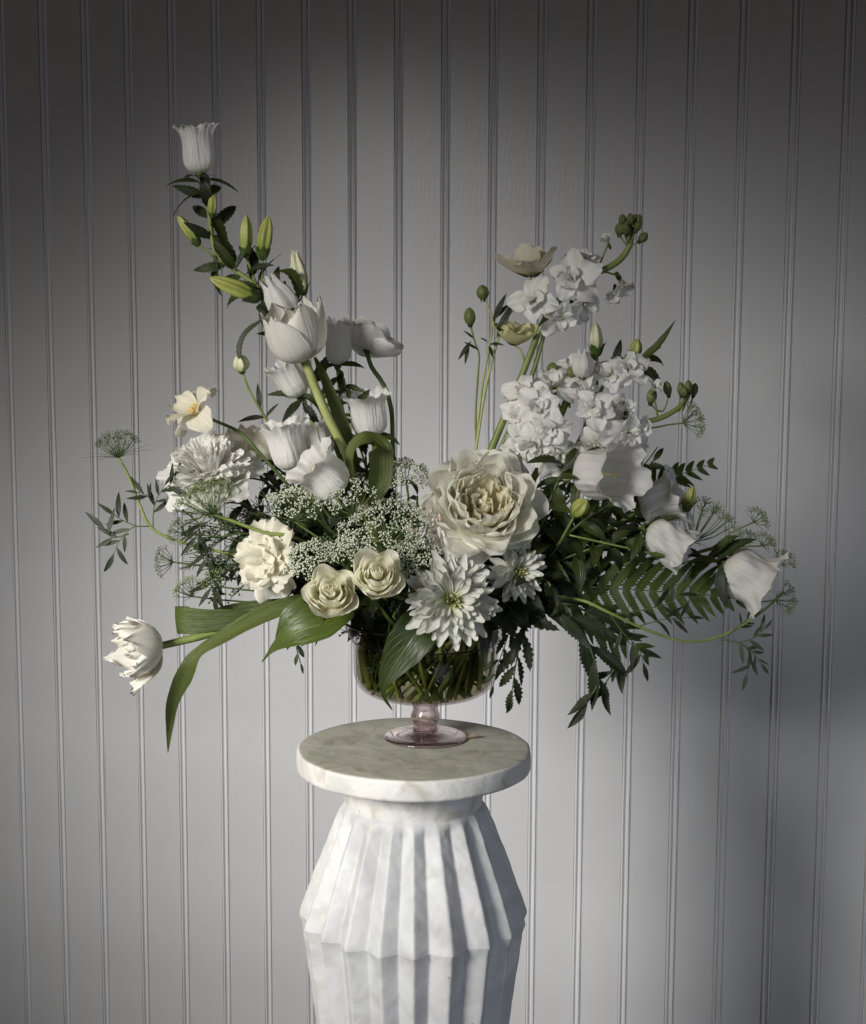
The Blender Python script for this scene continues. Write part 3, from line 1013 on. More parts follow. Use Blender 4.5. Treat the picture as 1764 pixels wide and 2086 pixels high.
def umbel(root, base, d, ray_len, spread, n, um, nf, fr, fmat, rmat='ray', flat=0.35, seed=0, thick=0.0005, bracts=8, blen=0.02):
    """rays from one point, each with a small head of florets"""
    rg = np.random.default_rng(seed)
    m3 = np.array(axes((0, 0, 0), d, (0.3, -0.5, 0.8)).to_3x3())
    base = np.array(base)
    rb, fb_ = MB(), MB()
    for i in range(n):
        q = math.sqrt((i + 0.5) / n)
        a = i * 2.39996 + rg.uniform(-0.15, 0.15)
        al = R(spread) * q
        l = ray_len * (1 - flat * (1 - q) * 0.3) * rg.uniform(0.88, 1.06)
        dr = np.array([math.sin(al) * math.cos(a), math.sin(al) * math.sin(a), math.cos(al)])
        bow = np.array([math.cos(a), math.sin(a), 0]) * l * 0.10 * q
        p0, p1, p2 = np.zeros(3), dr * l * 0.5 + bow, dr * l
        rb.tube((np.array([p0, p1, p2]) @ m3.T) + base, [thick * 1.2, thick, thick * 0.8], 4, False)
        h = m3 @ p2 + base
        ax2 = dr * 0.8 + np.array([0, 0, 0.35])
        ax2 /= np.linalg.norm(ax2)
        m2 = np.array(axes((0, 0, 0), ax2, (0.1, 0.9, 0.3)).to_3x3())
        for j in range(nf):
            q2 = math.sqrt((j + 0.5) / nf)
            b = j * 2.39996 + i
            be = R(66) * q2
            e = np.array([math.sin(be) * math.cos(b), math.sin(be) * math.sin(b), math.cos(be)]) * um * rg.uniform(0.8, 1.15)
            tip = m3 @ (m2 @ e) + h
            rb.tube(np.array([h, tip]), [thick * 0.5, thick * 0.45], 3, False)
            if fr > 0:
                for s in range(3 if fmat == 'lace_white' else 1):
                    jit = rg.normal(0, fr * 0.75, 3) if fmat == 'lace_white' else 0
                    sph(fb_, tip + jit, fr * rg.uniform(0.55, 1.05), 0.75, m3 @ dr + rg.normal(0, 0.6, 3))
    for i in range(bracts):
        a = i * 6.2832 / bracts
        e1 = m3 @ (np.array([math.cos(a), math.sin(a), 0.25]) * blen * 0.5) + base
        e2 = m3 @ (np.array([math.cos(a), math.sin(a), 0.15]) * blen * rg.uniform(0.8, 1.2)) + base
        rb.tube(np.array([base, e1, e2]), [thick * 0.9, thick * 0.8, thick * 0.3], 3, False)
    o = link('umbel', rb.mesh('umbel_rays', M[rmat]), root, None, True)
    if fr > 0:
        link('florets', fb_.mesh('florets', M[fmat]), o, None, True)
    return o


def feather(root, pts, nb, ln, seed=0, mat='ray_dark', thick=0.0006, sub=7, heads=False, name='foliage'):
    """fine thread-like foliage along a stalk, as of dill"""
    rg = np.random.default_rng(seed)
    c = spline(pts, 30)
    T = np.gradient(c, axis=0)
    b = MB()
    b.tube(c, np.linspace(thick * 0.8, thick * 2, 31), 5)
    for i in range(nb):
        j = int(2 + 26 * i / nb)
        t = -T[j] / np.linalg.norm(T[j])
        s = rg.normal(0, 1, 3)
        s -= t * s.dot(t)
        s /= np.linalg.norm(s)
        d = t * 0.7 + s * 0.8
        l = ln * rg.uniform(0.6, 1.1)
        q = c[j] + d * l
        b.tube(np.array([c[j], c[j] + d * l * 0.5 + s * l * 0.08, q]), [thick, thick * 0.8, thick * 0.5], 3, False)
        for k in range(sub):
            f = 0.3 + 0.7 * k / sub
            p0 = c[j] + d * l * f
            s2 = rg.normal(0, 1, 3)
            s2 /= np.linalg.norm(s2)
            e = p0 + (d * 0.6 + s2 * 0.6) * l * 0.34
            b.tube(np.array([p0, e]), [thick * 0.7, thick * 0.6], 3, False)
            if heads:
                sph(b, e, thick * 1.9, 1.0)
    return link(name, b.mesh(name, M[mat]), root, None, True)


PIN = [petal(M['fern'], 0.06, 0.0125, [(0, 0.55), (0.08, 1.0), (0.35, 0.92), (0.65, 0.66), (0.9, 0.26), (1, 0.02)],
             [(0, 0), (0.5, 6 + 4 * i), (1, 14 + 10 * i)], 0.01, nW=4, tip=0.0, serr=17, sdepth=0.30, fold=0.18, seed=60 + i, twist=0.10, name='pinna') for i in range(4)]


def fern(label, pts, up_len, dn_len, nrm, n=24, r=0.0011, lean=22, bowl=True):
    p = PT(pts)
    root = thing('fern_frond', label, 'fern', p[-1], 'fern fronds on the right of the bowl')
    c = spline(p, 60)
    stem(root, p, r * 0.5, 'stem_dark', 50, bowl, r * 1.6, 'rachis')
    T = np.gradient(c, axis=0)
    nrm = Vector(nrm)
    for i in range(n):
        t = 0.02 + 0.93 * (i / (n - 1))
        j = int(t * 60)
        tan = -Vector(T[j]).normalized()
        side = tan.cross(nrm).normalized()
        for s, ln in ((1, up_len), (-1, dn_len)):
            L = kf(ln, t) * rnd.uniform(0.93, 1.05)
            al = R(90 - lean * (1 if s > 0 else 1.15)) if not callable(lean) else R(lean(t, s))
            d = tan * math.cos(al) + side * s * math.sin(al) + nrm * rnd.uniform(-0.12, 0.12)
            link('pinna', rnd.choice(PIN), root, axes(Vector(c[j]), d, nrm, L / 0.06, 0) @ Matrix.Scale((0.06 / L) ** 0.75 * (-s), 4, (1, 0, 0)))
    return root

# ------------------------------------------------------------------ flowers, left side
GB = 'white bellflowers'
t = thing('bellflower_spire', 'tall bellflower spire on the left topped by one open white bell above green buds', 'bellflower', P(800, 1180, 0.045), GB)
c = stem(t, PT([(410, 362, .06), (424, 420, .06), (430, 470, .06), (440, 518, .058), (478, 550, .055), (525, 585, .05), (580, 660, .05), (640, 800, .05), (720, 1000, .05), (800, 1180, .045)]), 0.0026, 'stem', 60)
bell(t, P(409, 354, .06), P(399, 252, .056), 0.0180, 0.95, 12, pistil=False)
for a, b, rr in (((432, 440, .05), (434, 395, .05), .0050), ((403, 497, .06), (361, 438, .06), .0062), ((500, 520, .05), (502, 437, .05), .0068), ((534, 525, .045), (547, 440, .045), .0080), ((527, 607, .04), (427, 566, .03), .0085)):
    bud(t, P(*a), P(*b), rr, 'bud', 'sepal', 5, 0.62)
bud(t, P(618, 597, .06), P(600, 517, .06), .0085, 'bud_white', 'sepal', 5, 0.6, 0.35)
bud(t, P(598, 655, .03), P(548, 572, .03), .0175, 'bell', 'sepal', 5, 0.6, 0.42, 0.10)
for a, b in (((403, 497, .06), (437, 525, .058)), ((500, 520, .05), (522, 578, .05)), ((534, 525, .045), (535, 590, .05)), ((618, 597, .06), (590, 672, .05)), ((432, 440, .05), (428, 462, .06)), ((527, 607, .04), (565, 635, .05))):
    b_ = MB()
    b_.tube(spline(PT([a, b]), 4), 0.0014, 6)
    link('pedicel', b_.mesh('pedicel', M['stem']), t)
for px, d, up, s in (((412, 365, .055), (1, -.3, .1), (0, -.3, 1), .042), ((408, 372, .06), (-.8, -.2, .3), (0, -.5, .8), .036), ((424, 430, .055), (.6, -.3, -.6), (.5, -.6, .4), .050), ((405, 395, .055), (-1, -.1, -.2), (0, -.3, 1), .035),
                     ((432, 480, .05), (.8, -.2, -.5), (.2, -.8, .4), .048), ((440, 520, .055), (-.2, -.2, -1), (-.6, -.7, .2), .044), ((478, 552, .05), (.3, -.3, .8), (-.7, -.6, .2), .034), ((530, 588, .045), (.7, -.4, .3), (.2, -.5, .8), .042),
                     ((530, 588, .045), (-.8, -.5, .1), (.0, -.7, .8), .045), ((525, 580, .05), (.2, .2, 1), (-.9, -.5, .2), .04), ((545, 600, .045), (-.3, -.5, -.7), (-.5, -.8, .2), .035), ((600, 690, .05), (-.7, -.2, .3), (0, -.6, .8), .04),
                     ((560, 620, .05), (.9, -.3, .4), (.2, -.6, .7), .05), ((500, 560, .05), (.5, -.6, .5), (-.2, -.6, .7), .035), ((408, 360, .05), (.3, -.8, .4), (0, -.3, .9), .028), ((402, 360, .05), (-.3, -.8, .2), (0, -.3, .9), .028)):
    put_leaf(t, 'lance' if s > .036 else 'lance_dark', P(*px), d, up, s * 1.12)
for i in range(26):
    j = 2 + int(22 * i / 25)
    tn = Vector(c[j + 1] - c[j]).normalized()
    sd = Matrix.Rotation(i * 2.4, 3, tn) @ tn.cross(Vector((0, -.6, .8))).normalized()
    put_leaf(t, rnd.choice(['lance', 'lance_dark']), Vector(c[j]), sd * .85 - tn * .5 + Vector((0, -.25, .1)), Vector((0, -1, .25)) + sd * .3, rnd.uniform(.030, .048))
ribbon(t, PT([(560, 552, .045), (590, 556, .03), (606, 585, .025), (604, 620, .03)]), [(0, .004), (.3, .017), (.7, .017), (1, .001)], [(0, -.3, 1), (.3, -.6, .7), (.8, -.6, 0), (.9, -.5, -.2)], 'leaf', .2, 20, 4, 0, 1, .2)

t = thing('bellflower_bud_stem', 'small round cream bud on a thin curved stalk left of the tulip', 'bellflower', P(600, 960, .03), GB)
stem(t, PT([(493, 757, .04), (510, 800, .04), (540, 850, .04), (600, 960, .03), (720, 1120, .03)]), 0.0013, 'stem', 40)
bud(t, P(493, 757, .04), P(488, 722, .035), .0088, 'bud_white', 'sepal_dark', 5, 1.0)
ribbon(t, PT([(497, 752, .03), (488, 715, .03), (500, 680, .03), (533, 652, .035)]), [(0, .003), (.4, .012), (.8, .011), (1, .005)], [(-.4, -.8, 0), (-.6, -.7, .2), (-.6, -.6, .5), (-.3, -.6, .8)], 'leaf_grey', .2, 26, 4, 0, 1, .22)
for px, d, s in (((530, 832, .04), (-.1, 0, 1), .03), ((541, 850, .04), (-1, -.2, .05), .034), ((541, 850, .04), (.6, -.2, .8), .022)):
    put_leaf(t, 'small_dark', P(*px), d, (0, -.7, .6), s)

# upright tulip
def tulip_set(op, L, W, n=3, seed=0, mat='tulip'):
    return [petal(M[mat], L, W, [(0, .30), (.12, .62), (.35, .95), (.55, 1.0), (.8, .82), (.93, .52), (1, .16)], [(0, 85), (.22, 62 + op * .3), (.45, 14 + op), (.75, -1 + op), (1, -8 + op * 1.3)], [(0, .5), (.4, .85), (1, .7)],
                  nL=14, nW=8, tip=.08, ruffle=.0016, rfreq=1.6, seed=seed + i) for i in range(n)]


t = thing('tulip', 'upright white tulip with a closed cup in the left half of the arrangement', 'tulip', P(715, 970, -.03), 'white tulips')
base = P(622, 735, -.03)
stem(t, [base] + PT([(640, 785, -.032), (668, 850, -.035), (705, 925, -.035), (722, 985, -.03), (770, 1120, .0)]), 0.0049, 'stem_pale', 50)
m4 = axes(base, P(586, 612, -.045) - base, (0, -1, 0))
whorl(t, tulip_set(4, .084, .060, 3, 1), m4, 3, .002, 0, .55, .06, 1.0, .03)
whorl(t, tulip_set(-1, .083, .056, 3, 4), m4, 3, .0005, .001, .55 + 1.05, .06, 1.0, .03)
whorl(t, tulip_set(-6, .068, .045, 2, 8), m4, 4, .0, .003, .2, .2, 1.0, .08)
ribbon(t, PT([(742, 1060, -.01), (712, 960, -.02), (694, 880, -.02), (668, 800, -.018), (640, 728, -.015)]), [(0, .012), (.3, .024), (.6, .021), (.9, .012), (1, .004)], [(.7, -.7, .1)], 'tulip_leaf', .5, 30, 6)
ribbon(t, PT([(722, 985, -.045), (715, 945, -.055), (722, 912, -.06), (745, 897, -.062), (766, 906, -.058), (772, 945, -.058), (768, 990, -.06), (756, 1030, -.06)]), [(0, .016), (.3, .022), (.55, .033), (.8, .030), (1, .010)], [(-.8, -.6, 0), (-.8, -.6, .2), (-.5, -.5, .7), (0, -.45, 1), (.5, -.6, .7), (.55, -.85, .1), (.5, -.85, -.1), (.5, -.85, -.1)], 'tulip_leaf', .28, 44, 8)

# bells standing among the tulip's neighbours
def one_bell(name, label, base, rim, Rb, path, flare=1.0, seed=0, crumple=0.0, leaves=(), r=.0022, sep='sepal', mat='stem', pistil=True):
    p = PT(path)
    root = thing(name, label, 'bellflower', p[-1], GB)
    b0 = P(*base)
    stem(root, [b0 - (P(*rim) - b0).normalized() * .003] + p, r, mat, 40)
    bell(root, b0, P(*rim), Rb, flare, seed, crumple, sep, pistil)
    for px, d, up, s, key in leaves:
        put_leaf(root, key, P(*px), d, up, s)
    return root


one_bell('bellflower', 'half open white bell right behind the upright tulip', (688, 742, .03), (690, 652, .02), .0150, [(690, 775, .03), (700, 850, .03), (740, 1000, .03), (800, 1150, .03)], .35, 21,
         leaves=[((688, 745, .02), (-.8, -.5, .3), (0, -.6, .8), .030, 'lance'), ((690, 745, .02), (.9, -.3, .4), (0, -.6, .8), .030, 'lance'), ((692, 760, .02), (.1, -.8, -.4), (0, -.8, .6), .030, 'lance_dark'), ((690, 770, .02), (-.6, -.6, -.3), (0, -.7, .7), .034, 'lance_dark'), ((694, 790, .02), (.7, -.5, .3), (0, -.6, .8), .03, 'lance'), ((698, 800, .02), (-.8, -.4, .2), (0, -.7, .7), .045, 'lance')])
one_bell('bellflower', 'white bell with wavy rim opening upwards below the ranunculus, right of the tulip stem', (757, 888, .0), (746, 798, -.008), .0195, [(765, 930, .01), (775, 1000, .02), (810, 1150, .03)], 1.0, 24,
         leaves=[((757, 890, .0), (.8, -.4, .4), (0, -.6, .8), .035, 'lance'), ((760, 900, .0), (-.9, -.3, .3), (0, -.6, .8), .04, 'lance'), ((757, 890, .0), (.5, -.7, -.3), (0, -.7, .7), .03, 'lance_dark'), ((765, 920, .0), (.9, -.2, .1), (0, -.6, .8), .032, 'lance_dark')])
one_bell('bellflower', 'white bell leaning behind the upper tulip stem, its calyx lowest', (612, 805, .03), (572, 738, .02), .0185, [(625, 830, .03), (660, 920, .035), (760, 1120, .04)], .5, 27,
         leaves=[((612, 806, .02), (-.9, -.4, .3), (0, -.6, .8), .038, 'lance'), ((612, 806, .02), (.7, -.6, .2), (0, -.6, .8), .034, 'lance'), ((616, 815, .02), (-.6, -.6, -.4), (0, -.8, .5), .036, 'lance_dark'), ((616, 820, .02), (.5, -.6, -.5), (0, -.8, .5), .036, 'lance_dark')])
one_bell('bellflower', 'pale bell with curled rim standing left of the tulip stem, above the carnation', (598, 955, .01), (572, 858, .004), .0205, [(615, 990, .02), (680, 1090, .03)], .9, 31)
one_bell('bellflower', 'white bell partly hidden between two bells and the tulip stem', (655, 935, .035), (628, 858, .03), .0205, [(680, 1000, .035), (740, 1100, .035)], .9, 36)
one_bell('bellflower', 'wide open white bell facing up left, yellow pistil showing, left of the curled tulip leaf', (694, 1000, -.045), (626, 938, -.060), .0235, [(725, 1030, -.02), (780, 1130, .0)], .95, 42)

# ranunculus seen from behind
GR = [petal(M['cream'], .042, .044, [(0, .3), (.3, .8), (.6, 1.0), (.85, .95), (1, .75)], [(0, 88), (.35, 60 + 10 * i), (.7, 30 + 10 * i), (1, 25 + 10 * i)], .7, nL=9, nW=8, tip=.22, ruffle=.002, seed=70 + i) for i in range(4)]
GRW = [petal(M['white'], .042, .044, [(0, .3), (.3, .8), (.6, 1.0), (.85, .95), (1, .75)], [(0, 88), (.35, 60 + 10 * i), (.7, 30 + 10 * i), (1, 25 + 10 * i)], .7, nL=9, nW=8, tip=.22, ruffle=.002, seed=80 + i) for i in range(4)]
t = thing('ranunculus', 'cream white ranunculus seen from below, on a curved stalk right of the tulip', 'ranunculus', P(800, 930, .03), 'ranunculus')
base = P(747, 716, .04)
stem(t, [base] + PT([(757, 748, .04), (782, 785, .04), (797, 835, .035), (800, 900, .03), (805, 1050, .03), (830, 1180, .035)]), .0026, 'stem_dark', 50)
m4 = axes(base, P(772, 655, .055) - base, (0, -1, 0))
whorl(t, GRW, m4, 7, .004, .000, .3, .1, 1.0)
whorl(t, GRW, m4, 7, .003, .004, .7, .1, .92)
whorl(t, GRW, m4, 6, .001, .008, .1, .1, .8)
whorl(t, GRW, m4, 5, .001, .010, .1, .1, .65, tilt=.3)
whorl(t, LEAF['sepal_dark'], m4, 5, .003, -.002, .2, .2, 1.5, name='sepal')

# cream six-petalled flowers at the left
SIX = [petal(M['cream'], .038, .029, [(0, .22), (.25, .62), (.55, .95), (.8, 1.0), (1, .72)], [(0, 50), (.3, 66), (.7, 78 + 14 * i), (1, 80 + 26 * i)], .35, nL=10, nW=8, tip=.22, ruffle=.0042, rfreq=1.5, seed=90 + i) for i in range(5)]
t = thing('narcissus', 'open cream flower with six loose petals and orange stamens, far left above the peony', 'narcissus', P(560, 960, .0), 'cream six-petalled flowers')
base = P(405, 842, .0)
stem(t, [P(413, 846, .012)] + PT([(440, 858, .01), (490, 882, .005), (530, 925, .0), (562, 960, .0), (650, 1060, .01), (760, 1160, .03)]), .0018, 'stem_dark', 50)
m4 = axes(base, (-.58, -.50, .62), (0, 0, 1))
whorl(t, SIX[:3], m4, 3, .002, 0, .15, .25, 1.12, .14, tilt=.42)
whorl(t, SIX[2:], m4, 3, .002, .001, 1.2, .25, 1.06, .14, tilt=-.15)
st = MB()
for i in range(6):
    a = i * 1.05
    st.tube([(0, 0, 0), (.003 * math.cos(a), .003 * math.sin(a), .006), (.0055 * math.cos(a), .0055 * math.sin(a), .011)], [.0007, .0007, .0012], 5)
link('stamens', st.mesh('stamens', M['anther']), t, m4)
t = thing('narcissus', 'cream flower half hidden behind the peony, two upright petals showing', 'narcissus', P(560, 980, .02), 'cream six-petalled flowers')
base = P(497, 935, .035)
stem(t, [base] + PT([(530, 970, .03), (640, 1080, .03), (760, 1170, .03)]), .0018, 'stem_dark', 40)
m4 = axes(base, (.0, -.62, .75), (0, -1, 0))
whorl(t, SIX, m4, 6, .002, 0, .3, .12, 1.15, .05, tilt=.35)

# peony-like bloom
t = thing('peony', 'large double white peony-like bloom with fringed petals at the left edge of the flowers', 'peony', P(520, 1040, .0))
base = P(432, 978, -.005)
stem(t, [base] + PT([(480, 1015, .01), (580, 1090, .02), (720, 1170, .03)]), .0024, 'stem_dark', 40)
m4 = axes(base, (-.12, -.62, .75), (0, -1, 0))
GU = [petal(M['white'], .056, .040, [(0, .3), (.3, .8), (.6, 1.0), (.85, .95), (1, .6)], [(0, 88), (.4, 74), (.75, 68 + 8 * i), (1, 62 + 14 * i)], .5, nL=10, nW=8, tip=.16, ruffle=.003, fringe=.02, seed=110 + i) for i in range(4)]
FR = [petal(M['white'], .041, .0120, [(0, .4), (.4, .75), (.75, 1.0), (1, .95)], [(0, 40), (.4, 28), (1, 18 + 14 * i)], .3, nL=8, nW=10, tip=.08, fringe=.13, ruffle=.0016, seed=120 + i) for i in range(5)]
whorl(t, GU, m4, 8, .006, .0, .0, .1, 1.0)
whorl(t, GU, m4, 8, .005, .003, .4, .1, .88)
for n_, tl, hh, ss in ((26, .78, .004, 1.0), (26, .50, .007, 1.02), (22, .22, .009, 1.02), (16, -.06, .010, 1.0), (11, -.30, .011, .98), (6, -.5, .011, .95)):
    whorl(t, FR, m4, n_, .006, hh, rnd.uniform(0, 1), .12, ss, .09, tilt=-tl)

# carnation
CA = [petal(M['carnation'], .042, .046, [(0, .12), (.35, .28), (.6, .72), (.85, 1.0), (1, .98)], [(0, 18), (.35, 25 + 6 * i), (.65, 55 + 9 * i), (1, 92 + 9 * i)], .35, nL=10, nW=16, tip=.16, fringe=.035, ruffle=.0062, rfreq=1.9, seed=130 + i) for i in range(5)]
t = thing('carnation', 'cream carnation with ruffled petals at the left of the lace flowers', 'carnation', P(640, 1150, .0))
base = P(560, 1142, -.035)
stem(t, [base] + PT([(620, 1165, -.01), (740, 1195, .02)]), .002, 'stem_dark', 30)
m4 = axes(base, (-.42, -.85, .08), (0, 0, 1))
whorl(t, CA, m4, 5, .001, -.010, .2, .25, 1.18, .1)
whorl(t, CA, m4, 5, .001, -.002, .7, .25, 1.05, .1, tilt=.3)
whorl(t, CA, m4, 3, .001, .004, .1, .3, .92, .1, tilt=.6)
whorl(t, CA, m4, 2, .001, .006, .4, .3, .8, .1, tilt=.85)
whorl(t, CA, m4, 2, .001, -.008, 2.75, .2, 1.30, .03, tilt=-.05, full=.7)

# tulip lying out to the lower left
t = thing('tulip', 'open double white tulip reaching out to the lower left on a bent stem', 'tulip', P(640, 1215, -.03), 'white tulips')
base = P(326, 1318, -.06)
stem(t, [P(318, 1318, -.06)] + PT([(360, 1308, -.055), (430, 1290, -.05), (520, 1252, -.04), (600, 1228, -.03), (700, 1215, .0)]), .0040, 'stem', 50)
m4 = axes(base, P(206, 1322, -.09) - base, (0, -.5, 1))
TL = [petal(M['tulip'], .057, .031, [(0, .30), (.15, .66), (.4, 1.0), (.65, .95), (.85, .66), (1, .14)], [(0, 82), (.2, 50 + o_), (.45, 10 + o_), (.75, -4 + o_), (1, e_)], .6, nL=14, nW=9, tip=.10, ruffle=.0034, rfreq=1.7, seed=160 + q_)
      for q_, (o_, e_) in enumerate(((8, 0), (18, 44), (2, -24), (26, 10), (14, 60)))]
whorl(t, TL[:2], m4, 6, .002, 0, .5, .2, 1.12, .14, tilt=-.12)
whorl(t, TL[2:4], m4, 6, .001, .002, 1.1, .25, 1.0, .14)
whorl(t, TL[1:3], m4, 4, .001, .004, .6, .3, .85, .12, tilt=.15)
whorl(t, TL[3:], m4, 3, .003, -.001, -.5, .15, 1.05, .1, full=1.6, tilt=-.25)
link('petal', TL[4], t, axes(P(322, 1325, -.065), (.22, -.15, -1), (1, -.4, 0), .60))
st = MB()
for i in range(6):
    a = i * 1.05
    st.tube([(0, 0, .02), (.003 * math.cos(a), .003 * math.sin(a), .026), (.005 * math.cos(a), .005 * math.sin(a), .034)], [.0007, .0008, .0013], 5)
link('stamens', st.mesh('stamens', M['anther']), t, m4)
ribbon(t, PT([(620, 1226, -.03), (540, 1240, -.02), (450, 1254, -.012), (390, 1262, -.012), (362, 1263, -.022), (357, 1263, -.034), (366, 1264, -.046), (400, 1266, -.054), (450, 1262, -.055), (510, 1250, -.05)]),
       [(0, .012), (.25, .026), (.5, .031), (.75, .030), (.9, .021), (1, .006)], [(0, -1, .1), (0, -1, .1), (0, -1, .1), (.1, -1, 0), (.7, -.6, 0), (1, 0, 0), (.7, .7, 0), (.1, 1, 0), (0, 1, -.1), (0, 1, -.2)], 'tulip_leaf', .06, 70, 8)
ribbon(t, PT([(660, 1215, -.045), (590, 1232, -.06), (520, 1262, -.07), (455, 1300, -.075), (405, 1330, -.075), (375, 1375, -.07), (350, 1430, -.065), (345, 1480, -.06), (342, 1534, -.06)]),
       [(0, .014), (.2, .020), (.4, .026), (.54, .013), (.68, .021), (.82, .015), (1, .0008)], [(-.1, -.6, .8), (-.2, -.8, .6), (-.3, -.9, .4), (-.3, -.8, .6), (-.1, -.5, .9), (.7, -.7, .2), (.6, -.8, 0), (.4, -.9, 0), (.3, -.95, 0)], 'tulip_leaf', .22, 60, 8, .0006)

# spray roses
def rose_set(mat, k, spec, seed, fr=.008):
    out = []
    end = [(.5, 1.0), (.8, .96), (1, .72)] if fr == 0 else [(.45, 1.0), (.7, .99), (.88, .90), (1, .64)]
    for i in range(3):
        L, W, bend, cup, ruf = spec
        out.append(petal(M[mat], L * k, W * k, [(0, .30), (.2, .70)] + end, [(a, b + 4 * i) for a, b in bend], cup, nL=13, nW=12, tip=.24, tpow=2.2, ruffle=ruf * k, rfreq=1.5, fringe=fr, seed=seed + i))
    return out


def spray_rose(label, cpx, face, k, path, seed):
    root = thing('spray_rose', label, 'rose', PT(path)[-1], 'small cream spray roses')
    base = P(*cpx) - Vector(face).normalized() * .026 * k
    stem(root, [base] + PT(path), .0019, 'stem', 30)
    m4 = axes(base, face, (0, 0, 1), 1.0, seed)
    sets = [((.040, .046, [(0, 86), (.3, 60), (.6, 22), (.85, 18), (1, 36)], .95, .0014), 5, .004, 0), ((.041, .041, [(0, 86), (.3, 54), (.6, 12), (.85, 4), (1, 18)], 1.05, .0010), 5, .003, .001),
            ((.041, .032, [(0, 80), (.3, 42), (.65, 2), (1, 8)], 1.1, .0006), 5, .002, .002), ((.039, .028, [(0, 64), (.3, 30), (.65, -4), (1, -2)], 1.3, .0004), 5, .001, .004),
            ((.033, .019, [(0, 30), (.4, 6), (.7, -6), (1, -4)], 1.8, .0003), 4, .0005, .009), ((.030, .013, [(0, 18), (.4, 2), (1, -5)], 2.1, .0002), 3, .0, .0115), ((.027, .009, [(0, 10), (.5, 0), (1, -4)], 2.3, .0), 2, .0, .014)]
    for i, (sp, n_, r0, h0) in enumerate(sets):
        whorl(root, rose_set('spray', k, sp, seed * 10 + i, 0), m4, n_, r0 * k, h0 * k, i * 1.3 + seed, .12, 1.0, .04)
    whorl(root, LEAF['sepal'], m4, 5, .003, -.002, .4, .2, 1.5 * k, name='sepal')
    return root


spray_rose('small cream spray rose over the left end of the bowl rim', (672, 1203, -.135), (-.05, -.88, .46), 0.98, [(690, 1225, -.06), (740, 1235, -.01)], 3)
spray_rose('small cream spray rose nearer the bowl\'s middle, right of and above its twin', (769, 1168, -.138), (.04, -.86, .50), 0.95, [(775, 1200, -.05), (790, 1230, .0)], 5)

# garden rose
t = thing('garden_rose', 'very large cream garden rose with a ruffled quartered heart in the middle', 'rose', P(950, 1180, .0))
face = Vector((.03, -.88, .46)).normalized()
base = P(985, 1012, -.075) - face * .042
stem(t, [base] + PT([(970, 1090, .0), (930, 1200, .02)]), .0036, 'stem', 30)
m4 = axes(base, face, (0, 0, 1))
RS = [((.062, .066, [(0, 86), (.3, 78), (.6, 74), (.85, 82), (1, 100)], .60, .0040), 7, .006, -.006, 'rose', 1.0), ((.068, .072, [(0, 86), (.3, 66), (.6, 54), (.85, 54), (1, 74)], .75, .0038), 8, .005, -.003, 'rose', 1.0),
      ((.069, .070, [(0, 86), (.3, 62), (.6, 40), (.85, 34), (1, 50)], .9, .0034), 8, .005, -.001, 'rose', 1.0), ((.068, .064, [(0, 86), (.3, 58), (.6, 25), (.85, 12), (1, 22)], 1.0, .0030), 8, .005, .001, 'rose', 1.0),
      ((.066, .054, [(0, 86), (.3, 55), (.6, 12), (.85, -4), (1, 6)], 1.1, .0028), 8, .005, .002, 'rose', 1.0), ((.061, .048, [(0, 84), (.3, 52), (.6, 4), (1, -14)], 1.0, .0032), 7, .005, .003, 'rose', 1.0),
      ((.055, .040, [(0, 82), (.3, 48), (.6, 0), (1, -16)], 1.0, .0030), 6, .004, .004, 'rose_heart', 1.0)]
for i, (sp, n_, r0, h0, mt, sc_) in enumerate(RS):
    whorl(t, rose_set(mt, 1.0, sp, 300 + i * 5), m4, n_, r0, h0, i * 1.7, .2, sc_, .06)
HE = [petal(M['rose_heart'], .036, .026, [(0, .4), (.4, .8), (.75, 1.0), (1, .8)], [(0, 6), (.5, 0), (.8, -6 + 12 * i), (1, -16 + 26 * i)], 1.0, nL=10, nW=11, tip=.16, ruffle=.0022, rfreq=1.3, rpow=1.5, seed=360 + i) for i in range(4)]
for q in range(5):                              # the quartered heart: small sheaves of folded petals
    a = q * 1.257 + .4 + rnd.uniform(-.2, .2)
    for k in range(4):
        f = k / 3
        m = m4 @ Matrix.Rotation(a, 4, 'Z') @ Matrix.Translation((rnd.uniform(-.003, .003), .006 + .019 * f, .006)) @ Matrix.Rotation(rnd.uniform(-.5, .5), 4, 'Z') @ Matrix.Rotation(.30 - .36 * f + rnd.uniform(-.12, .12), 4, 'X') @ Matrix.Scale(.70 + .30 * f, 4)
        link('petal', rnd.choice(HE), t, m)
for k in range(6):
    m = m4 @ Matrix.Rotation(k * 2.4, 4, 'Z') @ Matrix.Translation((0, .002 + .001 * k, .004)) @ Matrix.Rotation(rnd.uniform(-.3, .2), 4, 'X') @ Matrix.Scale(.62, 4)
    link('petal', rnd.choice(HE), t, m)

